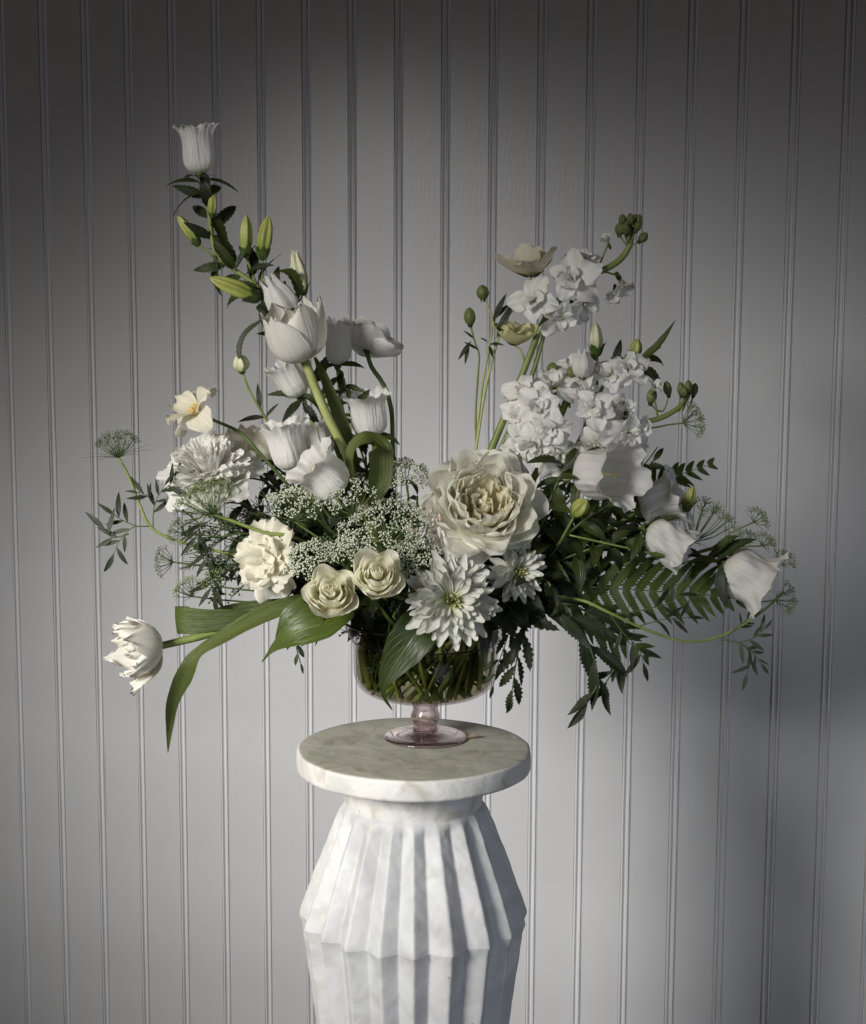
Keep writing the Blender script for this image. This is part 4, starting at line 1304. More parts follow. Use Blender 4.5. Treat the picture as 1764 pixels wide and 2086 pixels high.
# chrysanthemums
def mum(label, cpx, face, Rm, n, path, seed, heart=.20, cat='chrysanthemum'):
    root = thing('chrysanthemum', label, cat, PT(path)[-1], 'white chrysanthemums')
    f = Vector(face).normalized()
    base = P(*cpx) - f * Rm * .28
    stem(root, [base] + PT(path), .0022, 'stem', 30)
    m4 = axes(base, f, (0, 0, 1), 1.0, seed)
    k = Rm / .055
    sp = [petal(M['mum'], .050 * k, .0185 * k, [(0, .40), (.3, .60), (.6, .95), (.82, 1.0), (1, .55)], [(0, a0), (.4, a0 + 4), (.8, a0 - 12), (1, a0 - 30)], 1.0, nL=9, nW=5, tip=.16, seed=400 + i) for i, a0 in enumerate((90, 78, 84, 96))]
    md = [petal(M['mum'], .033 * k, .0135 * k, [(0, .5), (.4, .75), (.8, 1.0), (1, .62)], [(0, a0), (.4, a0 - 6), (.8, a0 - 26), (1, a0 - 50)], 1.15, nL=8, nW=5, tip=.16, seed=420 + i) for i, a0 in enumerate((58, 64, 52))]
    ht = [petal(M['mum_heart'], .016 * k, .0066 * k, [(0, .6), (.5, .9), (.8, 1.0), (1, .6)], [(0, a0), (.5, a0 - 8), (1, a0 - 42)], 1.3, nL=6, nW=4, tip=.1, seed=440 + i) for i, a0 in enumerate((30, 22, 38))]
    for i in range(n):
        q = math.sqrt((i + .5) / n)
        a = i * 2.39996
        if q < heart * 1.7:
            me, s, r0, h0 = rnd.choice(ht), .5 + 1.35 * q, .014 * q * k, .014 * k * (1 - q * .6)
            tl = .15 - q * 1.1
        elif q < .66:
            f2 = (q - heart) / (.66 - heart)
            me, s, r0, h0 = rnd.choice(md), .68 + .5 * f2, .008 * k, .011 * k - .004 * k * f2
            tl = .22 - .38 * f2
        else:
            f2 = (q - .66) / .34
            me, s, r0, h0 = rnd.choice(sp), .80 + .25 * f2, .007 * k, .004 * k - .008 * k * f2
            tl = .30 - .42 * f2
        m = m4 @ Matrix.Rotation(a, 4, 'Z') @ Matrix.Translation((0, r0, h0)) @ Matrix.Rotation(tl + rnd.uniform(-.17, .17), 4, 'X') @ Matrix.Rotation(rnd.uniform(-.4, .4), 4, 'Z') @ Matrix.Scale(s * rnd.uniform(.84, 1.10), 4)
        link('petal', me, root, m)
    return root


mum('large white chrysanthemum with green eye hanging over the front of the bowl', (920, 1222, -.125), (.0, -.96, .20), .051, 120, [(920, 1225, -.06), (900, 1240, .0)], 1)
mum('smaller yellowish white chrysanthemum to the right, half covered by leaves', (1060, 1165, -.07), (.35, -.88, .10), .036, 80, [(1040, 1180, -.02), (970, 1220, .01)], 2)

# ------------------------------------------------------------------ flowers, right side
ST_O = [petal(M['stock'], .028, .022, [(0, .22), (.3, .45), (.6, .92), (.85, 1.0), (1, .7)], [(0, 35), (.3, 60 + 6 * i), (.6, 80 + 6 * i), (1, 96 + 10 * i)], .3, nL=10, nW=10, tip=.26, ruffle=.0026, rfreq=1.2, rpow=1.6, fringe=.010, seed=500 + i) for i in range(6)]
ST_I = [petal(M['stock'], .020, .018, [(0, .22), (.3, .5), (.6, .92), (.85, 1.0), (1, .8)], [(0, 15), (.4, 25 + 6 * i), (.7, 40 + 8 * i), (1, 60 + 12 * i)], .5, nL=9, nW=9, tip=.22, ruffle=.0026, rfreq=1.3, rpow=1.5, fringe=.012, seed=510 + i) for i in range(5)]
cb = MB()
lathe(cb, [(.0003, -.010), (.0022, -.008), (.0028, -.002), (.002, .002), (.0003, .003)], 8)
ST_C = cb.mesh('floret', M['sepal'])


def floret(root, pos, face, k=1.0, half=False):
    k = k * rnd.uniform(.78, 1.08)
    m4 = axes(pos, face, (.2, -.4, .9), k, rnd.uniform(0, 6))
    o = link('floret', ST_C, root, m4)
    if not half:
        whorl(o, ST_O, m4, 5, .001, 0, 0, .3, 1.0, .16)
        whorl(o, ST_I, m4, 3, .0008, .002, .7, .5, .95, .2)
        whorl(o, ST_I, m4, 2, .0004, .004, .2, .4, .72, .15, tilt=.25)
    else:
        whorl(o, ST_I, m4, 4, .0008, .002, .3, .3, .95, .1)
        whorl(o, ST_I, m4, 3, .0004, .004, .9, .4, .75, .15, tilt=.25)
    return o


def pedicel(root, a, b, r=.0012, mat='stem', sag=0.0):
    mid = (a + b) / 2 + Vector((0, 0, -sag))
    q = MB()
    q.tube(spline([a, mid, b], 10), r, 6)
    link('pedicel', q.mesh('pedicel', M[mat]), root)


t = thing('stock_stem', 'tall white stock at the right whose bare budded tip curls up to the right', 'stock', P(1000, 905, .03), 'white stock')
c = stem(t, PT([(1287, 462, .055), (1283, 500, .055), (1262, 530, .055), (1225, 552, .053), (1180, 565, .05), (1140, 610, .045), (1105, 660, .042), (1065, 760, .04), (1005, 905, .035), (950, 1040, .03), (900, 1200, .03)]), .0034, 'stem', 60, True, .0050)
stem(t, PT([(1112, 668, .045), (1082, 770, .046), (1035, 880, .04), (1000, 960, .035), (930, 1180, .03)]), .0024, 'stem', 40, name='side_stem')
for px, f, k in (((1165, 570, .03), (-.1, -.95, .2), 1.15), ((1092, 612, .035), (-.5, -.8, .1), 1.05), ((1140, 642, .03), (.1, -.75, -.6), 1.1), ((1192, 538, .05), (.1, -.5, .8), .85), ((1188, 612, .04), (.6, -.7, -.3), 1.0),
                 ((1170, 625, .055), (.4, -.3, -.7), .95)):
    floret(t, P(*px), f, k)
floret(t, P(1262, 568, .05), (.3, -.5, -.6), 1.09, True)
floret(t, P(1252, 590, .05), (-.1, -.6, -.7), 0.9, True)
floret(t, P(1240, 498, .05), (-.4, -.4, .8), 0.8, True)
pedicel(t, P(1225, 552, .053), P(1262, 562, .05))
pedicel(t, P(1215, 553, .053), P(1238, 500, .05))
for a, b, rr in (((1262, 480, .05), (1264, 452, .05), .0080), ((1268, 458, .06), (1268, 436, .06), .0062), ((1284, 458, .05), (1284, 434, .05), .0062), ((1300, 460, .055), (1303, 436, .055), .006), ((1303, 492, .05), (1318, 474, .05), .0072), ((1276, 478, .045), (1274, 452, .045), .006),
                 ((1296, 470, .045), (1304, 450, .045), .006), ((1292, 455, .065), (1294, 436, .065), .005)):
    bud(t, P(*a), P(*b), rr * .72, 'bud_dark', 'sepal_dark', 4, .62, 0, .08)
    pedicel(t, P(*a), P(1280, 505, .055), .0009)

t = thing('stock_stem', 'dense cluster of ruffled white stock florets at the right, above the open bells', 'stock', P(1100, 960, .02), 'white stock')
stem(t, PT([(1170, 780, .03), (1140, 850, .03), (1100, 950, .03), (1020, 1080, .03), (940, 1200, .03)]), .0040, 'stem', 40)
for px, f, k in (((1075, 805, .0), (-.5, -.75, .4), 1.15), ((1062, 848, -.01), (-.6, -.8, .0), 1.1), ((1098, 830, -.025), (-.2, -.95, .2), 1.15), ((1124, 876, -.035), (-.1, -.98, -.1), 1.2), ((1092, 902, -.03), (-.4, -.8, -.3), 1.2),
                 ((1128, 792, .01), (-.1, -.6, .8), 1.1), ((1175, 765, .02), (-.1, -.5, .9), 1.1), ((1140, 920, -.03), (.0, -.8, -.5), 1.15), ((1070, 900, .02), (-.8, -.4, -.3), 1.1),
                 ((1190, 800, .01), (.2, -.8, .5), 1.05), ((1060, 925, .015), (-.7, -.5, -.4), .95)):
    floret(t, P(*px), f, k)

t = thing('stock_stem', 'white stock at the far right with open florets and a bud tip bending right', 'stock', P(1180, 960, .02), 'white stock')
stem(t, PT([(1408, 790, .02), (1392, 822, .02), (1350, 850, .018), (1300, 860, .015), (1250, 852, .02), (1200, 870, .02), (1150, 950, .025), (1060, 1080, .03), (960, 1200, .03)]), .0026, 'stem', 50, True, .0044)
for px, f, k in (((1208, 832, -.02), (.0, -.95, .25), 1.2), ((1278, 755, .02), (.2, -.85, .5), 1.1), ((1240, 772, .02), (-.2, -.7, .7), 1.1), ((1275, 880, -.01), (.4, -.85, -.3), 1.05),
                 ((1210, 905, -.02), (-.1, -.9, -.4), 1.15), ((1250, 925, .0), (.2, -.8, -.5), 1.05), ((1180, 925, .0), (-.2, -.8, -.5), 1.1), ((1300, 905, .01), (.6, -.6, -.4), .8), ((1240, 840, .02), (.3, -.8, .4), 1.0)):
    floret(t, P(*px), f, k)
for px, f, k in (((1275, 838, .0), (.1, -.7, .7), .85), ((1330, 800, .01), (.2, -.4, .9), .8), ((1300, 860, .0), (.4, -.8, -.2), .9)):
    floret(t, P(*px), f, k, True)
    pedicel(t, P(*px), P(px[0] + 12, 858, .018), .0013)
for a, b, rr in (((1362, 806, .02), (1357, 776, .02), .0062), ((1388, 806, .02), (1386, 778, .02), .0058), ((1402, 800, .015), (1402, 774, .015), .0058), ((1412, 806, .025), (1417, 780, .025), .0055), ((1325, 822, .015), (1330, 790, .015), .0075), ((1395, 808, .012), (1392, 786, .012), .0055)):
    bud(t, P(*a), P(*b), rr * .78, 'bud_dark', 'sepal_dark', 4, .62, 0, .08)
    pedicel(t, P(*a), P(max(1350, a[0] - 12), 838, .02), .0010, 'stem', .003)

# pale butterfly ranunculus at the back right
GCB = 'pale yellow ranunculus'
BUT = [petal(M['cream'], .044, .040, [(0, .2), (.3, .7), (.6, 1.0), (.85, .95), (1, .6)], [(0, 76), (.4, 50 + 10 * i), (1, 30 + 18 * i)], .45, nL=9, nW=7, tip=.15, ruffle=.0022, seed=540 + i) for i in range(4)]
BUY = [petal(M['yellow'], .030, .026, [(0, .2), (.3, .7), (.6, 1.0), (.85, .9), (1, .4)], [(0, 80), (.35, 50), (1, 26 + 10 * i)], .7, nL=9, nW=7, tip=.15, ruffle=.0016, seed=550 + i) for i in range(4)]
t = thing('ranunculus', 'pale cream ranunculus with spread petals left of the stock spire, seen from the side', 'ranunculus', P(970, 890, .05), GCB)
base = P(1082, 562, .05)
stem(t, [base] + PT([(1070, 600, .05), (1030, 650, .05), (1012, 700, .05), (990, 790, .05), (972, 900, .045), (950, 1050, .04), (900, 1200, .035)]), .0014, 'stem_pale', 50, True, .0018)
m4 = axes(base, (-.12, .10, 1), (0, -1, 0))
whorl(t, BUT, m4, 5, .002, 0, .55, .15, 1.0, .1)
whorl(t, BUT, m4, 2, .001, .002, 2.6, .3, .85, .08, tilt=.75)
whorl(t, LEAF['sepal_dark'], axes(base, (-.12, -.18, 1), (0, -1, 0)), 5, .002, -.001, .3, .2, 1.3, name='sepal', tilt=-.9)
t = thing('ranunculus', 'small yellow half-open ranunculus below the pale one, left of the stock stem', 'ranunculus', P(975, 890, .055), GCB)
base = P(1046, 702, .055)
stem(t, [base] + PT([(1060, 712, .05), (1068, 740, .05), (1066, 800, .048), (1050, 880, .045), (960, 1180, .04)]), .0012, 'stem_pale', 40)
m4 = axes(base, (.12, -.2, 1), (0, -1, 0))
whorl(t, BUY, m4, 5, .001, 0, .2, .15, 1.25, .08)
whorl(t, BUY, m4, 4, .001, .003, .7, .2, 1.05, .08, tilt=.2)
whorl(t, LEAF['sepal_dark'], m4, 5, .002, -.001, .3, .2, 1.3, name='sepal', tilt=-.5)
t = thing('ranunculus_buds', 'two dark round buds on thin wiry stalks between the bouquet halves', 'bud', P(968, 895, .055), GCB)
stem(t, PT([(984, 606, .055), (1003, 648, .055), (998, 700, .055), (982, 790, .055), (970, 900, .05), (955, 1050, .045), (900, 1200, .04)]), .0012, 'stem_pale', 50, True, .0018)
stem(t, PT([(958, 660, .05), (968, 700, .052), (976, 722, .054), (974, 760, .054), (969, 840, .052), (970, 900, .05)]), .0011, 'stem', 30, False, name='side_stem')
bud(t, P(984, 610, .055), P(982, 580, .055), .0072, 'bud_dark', 'sepal_dark', 5, .75, 0, .05)
bud(t, P(958, 662, .05), P(956, 626, .05), .0068, 'bud_dark', 'sepal_dark', 5, .7, 0, .05)
for px, d, s in (((1005, 650, .055), (.7, -.2, .7), .030), ((1005, 655, .055), (.4, -.3, 1), .036), ((1012, 690, .05), (.3, -.3, .9), .046), ((996, 700, .05), (-.3, -.7, .3), .022), ((996, 702, .05), (.5, -.7, .2), .022), ((996, 704, .05), (.2, -.7, -.5), .02), ((973, 712, .05), (-.8, -.2, .5), .018), ((960, 695, .05), (-.6, -.2, -.8), .026), ((955, 700, .05), (-.2, -.2, -1), .024), ((965, 690, .05), (-.5, -.3, .5), .016)):
    put_leaf(t, 'small_dark', P(*px), d, (0, -.7, .5), s)

# buds standing above the stock
t = thing('bellflower_bud_stem', 'leafy bellflower shoots with green buds rising above the stock cluster on the right', 'bellflower', P(1150, 960, .03), GB)
stem(t, PT([(1215, 725, .045), (1218, 760, .045), (1205, 830, .04), (1150, 960, .03), (1040, 1120, .03)]), .0018, 'stem', 40)
stem(t, PT([(1345, 705, .03), (1310, 730, .035), (1262, 742, .04), (1232, 780, .042), (1210, 830, .04)]), .0018, 'stem', 30, False, name='side_stem')
bud(t, P(1215, 722, .045), P(1212, 655, .045), .0072, 'bud_white', 'sepal', 5, .85)
bud(t, P(1292, 728, .035), P(1298, 690, .035), .0068, 'bud', 'sepal', 5, 1.1)
bud(t, P(1128, 765, .02), P(1124, 738, .02), .0070, 'bud_dark', 'sepal_dark', 5, .8, 0, .05)
bud(t, P(1165, 772, .01), P(1163, 744, .01), .0055, 'bud_dark', 'sepal_dark', 5, .8, 0, .05)
bud(t, P(1185, 770, .005), P(1188, 716, .005), .0125, 'bell', 'sepal', 5, .5, .4, .1)
pedicel(t, P(1128, 765, .02), P(1140, 830, .03))
pedicel(t, P(1165, 772, .01), P(1160, 830, .03))
pedicel(t, P(1185, 772, .005), P(1195, 850, .035))
ribbon(t, PT([(1300, 735, .03), (1330, 715, .022), (1352, 690, .02), (1376, 652, .02)]), [(0, .004), (.25, .012), (.6, .010), (1, .0006)], [(-.5, -.6, .6), (-.6, -.6, .5), (-.7, -.6, .3), (-.7, -.6, .3)], 'leaf_bright', .35, 24, 4)
for px, d, s, key in (((1222, 752, .04), (.75, -.2, .6), .044, 'lance'), ((1250, 748, .04), (.2, -.3, .9), .034, 'lance_dark'), ((1300, 735, .03), (.9, -.3, .5), .036, 'lance'), ((1265, 745, .035), (-.9, -.3, .1), .034, 'lance_dark'), ((1300, 745, .03), (.9, -.2, -.3), .045, 'lance'), ((1262, 748, .03), (.8, -.5, .0), .036, 'lance'), ((1218, 740, .04), (-.3, -.6, .6), .022, 'lance')):
    put_leaf(t, key, P(*px), d, (0, -.7, .6), s)
ribbon(t, PT([(1285, 752, .02), (1312, 758, .015), (1332, 775, .012), (1335, 800, .012)]), [(0, .004), (.4, .009), (1, .001)], [(0, -.4, .9), (.2, -.5, .8), (.6, -.5, .4), (.8, -.5, 0)], 'leaf_grey', .2, 20, 4)

# open bells on the right
one_bell('bellflower', 'wide white bell facing right with a pale green pistil, under the stock cluster', (1186, 962, -.03), (1276, 968, -.082), .0275, [(1150, 985, -.02), (1080, 1080, .0), (980, 1190, .02)], .85, 63, .008,
         leaves=[((1180, 962, -.035), (-.5, -.7, .3), (0, -.6, .8), .036, 'lance'), ((1180, 965, -.035), (-.2, -.6, -.7), (-.3, -.9, .3), .042, 'lance'), ((1150, 980, -.04), (-.9, -.3, .3), (0, -.6, .8), .040, 'lance'), ((1186, 955, -.03), (-.1, -.5, .9), (-.7, -.6, .3), .034, 'lance'), ((1150, 950, -.04), (-.4, -.6, .5), (0, -.6, .8), .05, 'lance'), ((1130, 985, -.045), (.2, -.7, -.7), (0, -.9, .3), .05, 'lance')])
one_bell('bellflower', 'white bell with frilled rim in half shade behind the wide bell, far right', (1305, 1040, .01), (1388, 1005, .0), .0255, [(1260, 1065, .01), (1150, 1130, .02), (1020, 1200, .03)], 1.15, 66, .02, pistil=False)
one_bell('bellflower', 'wilting white bell drooping to the lower right below the frilled one', (1318, 1078, -.035), (1402, 1128, -.05), .0215, [(1280, 1085, -.02), (1180, 1130, .0), (1020, 1200, .02)], .55, 71, .045,
         leaves=[((1318, 1075, -.04), (.5, -.4, .6), (-.3, -.6, .7), .040, 'lance'), ((1312, 1078, -.045), (.3, -.7, -.5), (0, -.8, .5), .026, 'lance'), ((1305, 1080, -.04), (-.6, -.6, .4), (0, -.6, .8), .036, 'lance_dark'), ((1305, 1085, -.045), (-.2, -.7, -.5), (0, -.8, .5), .036, 'lance'), ((1290, 1080, -.04), (-.8, -.5, .0), (0, -.6, .8), .046, 'lance')], pistil=False)
t = one_bell('bellflower', 'white bell at the far right tip, mouth turned to the lower right', (1474, 1150, -.02), (1570, 1202, -.035), .0285, [(1452, 1140, -.015), (1380, 1130, .0), (1230, 1160, .01), (1030, 1215, .02)], 1.1, 77, .022,
             leaves=[((1468, 1145, -.03), (-.7, -.5, .4), (0, -.6, .8), .04, 'lance'), ((1460, 1142, -.03), (.4, -.3, .7), (-.3, -.6, .7), .05, 'lance'), ((1468, 1150, -.035), (-.1, -.5, -.8), (-.4, -.8, .2), .05, 'lance_dark'), ((1455, 1140, -.03), (-.9, -.3, -.2), (0, -.7, .7), .045, 'lance'), ((1440, 1138, -.02), (.6, -.4, .6), (-.2, -.6, .7), .045, 'lance'), ((1430, 1138, -.02), (-.6, -.4, .7), (-.2, -.6, .7), .036, 'lance_dark')], pistil=False)
ribbon(t, PT([(1440, 1138, -.02), (1462, 1120, -.03), (1485, 1100, -.035), (1506, 1092, -.035)]), [(0, .006), (.45, .017), (.8, .011), (1, .001)], [(-.4, -.5, .8), (-.4, -.5, .8), (-.2, -.5, .9), (0, -.5, .9)], 'leaf', .25, 20, 4, 0, 1, .12)

# leafy stems that fill the right half
GF = 'dark leafy stems between the flowers'
sprig('leafy_stem', 'leafy stem with broad lance leaves just right of the garden rose', 'sprig', [(1150, 950, -.05), (1120, 1020, -.045), (1085, 1110, -.02), (1010, 1200, .01)], .0022, 16, 'lance', .058, .0, .85, 62, group=GF)
sprig('leafy_stem', 'leafy stem under the wide right-facing bell', 'sprig', [(1230, 1035, -.05), (1190, 1060, -.04), (1120, 1120, -.02), (1020, 1200, .01)], .0022, 18, 'lance', .060, .0, .85, 60, group=GF)
sprig('leafy_stem', 'leafy stem running to the wilting bell above the fern', 'sprig', [(1335, 1095, -.045), (1270, 1100, -.04), (1170, 1130, -.03), (1040, 1190, .0)], .0022, 22, 'lance', .056, .0, .85, 58, group=GF)
sprig('leafy_stem', 'dark leaves deep behind the fern\'s left end', 'sprig', [(1300, 1150, .02), (1220, 1140, .02), (1120, 1160, .02), (1000, 1210, .03)], .002, 18, 'lance_dark', .060, .0, .9, 60, group=GF)
sprig('leafy_stem', 'dark leaves beside and below the smaller chrysanthemum', 'sprig', [(1130, 1215, -.07), (1110, 1180, -.06), (1060, 1190, -.03), (980, 1225, .0)], .002, 14, 'lance_dark', .058, .0, .8, 60, group=GF)
sprig('leafy_stem', 'leafy stem between the stock cluster and the frilled bell', 'sprig', [(1330, 940, .01), (1290, 990, .01), (1200, 1070, .01), (1060, 1180, .02)], .002, 18, 'lance', .050, .0, .85, 60, group=GF)
sprig('leafy_stem', 'dark leaves in the gap above the smaller chrysanthemum', 'sprig', [(1120, 1060, -.01), (1090, 1110, -.01), (1030, 1170, .01), (970, 1220, .02)], .002, 16, 'lance_dark', .060, .0, .85, 65, group=GF)
t = thing('bellflower_bud_stem', 'short stem with yellow-green buds in the dark foliage below the wide bell', 'bellflower', P(1180, 1090, -.03), GB)
stem(t, PT([(1172, 1046, -.07), (1160, 1070, -.06), (1120, 1130, -.03), (1030, 1200, .01)]), .0014, 'stem', 30)
bud(t, P(1168, 1050, -.075), P(1196, 1018, -.085), .0085, 'bud', 'sepal', 5, .9)
bud(t, P(1398, 1038, .0), P(1412, 990, -.005), .0062, 'bud', 'sepal', 5, .9)
bud(t, P(1330, 1128, -.05), P(1395, 1108, -.055), .0055, 'bud', 'sepal', 5, .9)
pedicel(t, P(1398, 1038, .0), P(1290, 1100, .0))
pedicel(t, P(1330, 1128, -.05), P(1160, 1090, -.055))

# ferns
fern('long green fern frond pointing right below the bells', [(1512, 1222, -.03), (1440, 1212, -.03), (1360, 1206, -.028), (1270, 1200, -.025), (1190, 1196, -.02), (1080, 1205, -.005), (990, 1225, .01)],
     [(0, .012), (.25, .042), (.6, .056), (.8, .058), (1, .05)], [(0, .014), (.2, .050), (.5, .074), (.75, .080), (1, .070)], (.0, -.93, .36), 20, .0010, 30)
fern('dark fern frond hanging to the lower right beneath the long frond', [(1320, 1338, -.045), (1270, 1300, -.045), (1220, 1262, -.04), (1160, 1230, -.03), (1060, 1222, -.01), (980, 1232, .01)],
     [(0, .010), (.3, .034), (.7, .045), (1, .03)], [(0, .012), (.3, .046), (.7, .070), (1, .05)], (-.1, -.9, .42), 13, .0009, 34)
fern('fern frond in the shade behind the bells, its tip at the far right', [(1452, 944, .05), (1400, 962, .05), (1340, 985, .045), (1240, 1050, .04), (1060, 1180, .035)],
     [(0, .010), (.3, .034), (.7, .045), (1, .04)], [(0, .010), (.3, .034), (.7, .045), (1, .04)], (.1, -.8, .6), 20, .0008, 30)

# hanging toothed leaves
GH = 'toothed sprigs hanging over the bowl'
sprig('toothed_sprig', 'dark toothed leaves hanging straight down at the right side of the bowl', 'sprig', [(1042, 1420, -.06), (1046, 1385, -.06), (1056, 1325, -.06), (1070, 1268, -.05), (1020, 1225, -.01)], .0011, 9, 'toothed', .052, .0, .72, 20, True, 'stem_dark', GH, True, (.1, -.95, .2))
sprig('toothed_sprig', 'thin dark sprig hanging close against the right wall of the bowl', 'sprig', [(1005, 1395, -.065), (1016, 1350, -.065), (1036, 1290, -.06), (1040, 1240, -.05), (1000, 1225, -.01)], .0009, 9, 'toothed', .036, .0, .7, 30, True, 'stem_dark', GH, True, (.1, -.95, .2))
sprig('toothed_sprig', 'long grey-green toothed leaf hanging lowest at the right', 'sprig', [(1196, 1432, -.06), (1218, 1385, -.06), (1200, 1318, -.055), (1150, 1255, -.05), (1080, 1222, -.03), (1000, 1230, .0)], .0012, 8, 'toothed_long', .075, .0, .60, 24, True, 'stem_dark', GH, True, (.0, -.95, .3))
sprig('toothed_sprig', 'broader grey toothed leaf hanging right of the longest one', 'sprig', [(1236, 1388, -.05), (1258, 1345, -.05), (1250, 1300, -.05), (1180, 1240, -.045), (1060, 1222, -.02)], .0012, 7, 'toothed_long', .062, .0, .6, 24, True, 'stem_dark', GH, True, (.0, -.95, .3))
sprig('toothed_sprig', 'grey toothed leaves hanging at the left below the broad bright leaf', 'sprig', [(612, 1350, -.085), (604, 1315, -.085), (618, 1278, -.08), (660, 1245, -.06), (760, 1235, -.01)], .0010, 8, 'toothed_grey', .034, .0, .6, 28, True, 'stem_dark', GH, True, (.1, -.95, .2))
sprig('toothed_sprig', 'thin dark sprig arching over the broad bright leaf at the left', 'sprig', [(648, 1295, -.09), (655, 1268, -.09), (672, 1245, -.085), (720, 1232, -.05), (780, 1238, -.01)], .0008, 7, 'small_dark', .030, .0, .8, 30, True, 'stem_dark', GH, True, (.1, -.95, .2))

# sweeping vine at the lower right
t = thing('vine', 'long bare green stem sweeping down and up to the far right bell with small sprigs', 'vine', P(1090, 1215, -.02))
stem(t, PT([(1596, 1205, -.03), (1560, 1240, -.035), (1510, 1275, -.04), (1455, 1300, -.045), (1390, 1306, -.05), (1310, 1280, -.055), (1235, 1245, -.055), (1180, 1222, -.045), (1080, 1215, -.01)]), .0012, 'stem', 60, True, .0024)
def side_sprig(root, pts, key, n, size, seed=0, r=.0006, mat='stem_dark', alpha=42, upv=(.1, -.9, .3)):
    p = PT(pts)
    c = spline(p, 20)
    q = MB()
    q.tube(c, np.linspace(r * 1.3, r * .6, 21), 5)
    link('side_stem', q.mesh('side_stem', M[mat]), root)
    T = np.gradient(c, axis=0)
    for i in range(n):
        j = 20 if i == 0 else int(5 + 15 * (i / n))
        tan = Vector(T[j]).normalized()
        s = tan.cross(Vector(upv)).normalized() * (1 if i % 2 else -1)
        al = 0 if i == 0 else R(alpha + rnd.uniform(-15, 15))
        put_leaf(root, key, Vector(c[j]), tan * math.cos(al) + s * math.sin(al), Vector(upv), size * rnd.uniform(.75, 1.15), rnd.uniform(-.5, .5))


side_sprig(t, [(1470, 1303, -.045), (1505, 1310, -.045), (1530, 1335, -.045), (1522, 1372, -.045)], 'small', 6, .024)
side_sprig(t, [(1500, 1308, -.045), (1525, 1320, -.045), (1550, 1352, -.045)], 'small', 5, .018)
side_sprig(t, [(1485, 1292, -.045), (1512, 1270, -.04), (1528, 1258, -.04)], 'small_dark', 5, .018)
side_sprig(t, [(1500, 1310, -.045), (1535, 1300, -.045), (1556, 1282, -.045)], 'small', 5, .020)
side_sprig(t, [(1250, 1252, -.055), (1320, 1240, -.06), (1370, 1225, -.06), (1392, 1190, -.06)], 'small_dark', 6, .026)
side_sprig(t, [(1300, 1276, -.055), (1350, 1262, -.06), (1400, 1258, -.06)], 'small_dark', 5, .026)
side_sprig(t, [(1240, 1248, -.055), (1270, 1290, -.06), (1300, 1320, -.06), (1310, 1350, -.06)], 'small_dark', 6, .030)

# ------------------------------------------------------------------ lace flowers and fine foliage
GL = 'lace flower umbels'


def lace(label, path, base, d, ray_len, spread, n, um, nf, fr, fmat, rmat='ray', seed=0, r=.0014, smat='stem', thick=.0005, bracts=8, blen=.02, name='lace_flower', bowl=True):
    p = PT(path)
    root = thing(name, label, 'lace flower', p[-1], GL)
    b0 = P(*base)
    stem(root, [b0] + p, r, smat, 50, bowl, r * 1.5)
    umbel(root, b0, Vector(d), ray_len, spread, n, um, nf, fr, fmat, rmat, .35, seed, thick, bracts, blen)
    return root


t = lace('green lace umbel standing farthest left on its own thin stem', [(262, 970, -.01), (285, 1030, -.015), (312, 1078, -.02), (380, 1108, -.025), (480, 1132, -.02), (640, 1180, .0)], (241, 932, -.01), (-.10, -.1, 1), .027, 60, 22, .0065, 9, .0008, 'lace_dark', 'ray_dark', 1, .0015, 'stem', .0004, 9, .036)
side_sprig(t, [(312, 1078, -.02), (312, 1050, -.02), (318, 1020, -.025), (335, 990, -.03)], 'small_dark', 6, .026)
side_sprig(t, [(316, 1025, -.02), (300, 1010, -.03), (285, 1005, -.03)], 'small_dark', 4, .024)
side_sprig(t, [(305, 1072, -.02), (270, 1075, -.025), (245, 1100, -.03), (232, 1128, -.03)], 'small', 5, .026)
side_sprig(t, [(280, 1073, -.02), (250, 1060, -.02), (235, 1050, -.02)], 'small_dark', 4, .028)
side_sprig(t, [(262, 1088, -.025), (230, 1095, -.03), (214, 1080, -.03)], 'small', 4, .028)
side_sprig(t, [(330, 1000, -.025), (350, 985, -.03), (362, 978, -.03)], 'small_dark', 5, .030)
t = lace('fine green lace umbel in front of the peony', [(470, 1060, -.055), (540, 1085, -.055), (600, 1095, -.05), (700, 1150, -.02)], (434, 1048, -.055), (-.35, -.20, .9), .036, 62, 26, .009, 11, .0010, 'lace_green', 'ray', 3, .0018, 'stem', .0005, 9, .028)
for i, (px, d, L, sp, n, um, nf, col, lab) in enumerate((
        ((375, 1085, -.03), (-.8, -.3, .5), .015, 64, 10, .005, 7, 'lace_dark', 'small dark lace umbel below the farthest left one, beside the stem'),
        ((352, 1145, -.03), (-.95, -.2, .1), .018, 62, 11, .005, 7, 'lace_dark', 'small lace umbel turned left under the bare arching stem'),
        ((392, 1215, -.03), (-.5, -.3, .8), .019, 55, 12, .006, 8, 'lace_green', 'lace umbel just above the folded tulip leaf'),
        ((445, 1195, -.03), (-.4, -.3, .8), .017, 55, 10, .005, 8, 'lace_green', 'lace umbel between the folded tulip leaf and the carnation'),
        ((470, 1160, -.02), (-.7, -.3, .6), .017, 60, 10, .005, 7, 'lace_dark', 'dark lace umbel left of the carnation'))):
    lace(lab, [(px[0] + 70, px[1] + 8, -.02), (px[0] + 160, px[1] + 10, -.005), (720, 1205, .02)], px, d, L, sp, n, um, nf, .0010, col, 'ray_dark', 20 + i, .0009, 'stem_dark', .0004, 5, .012)
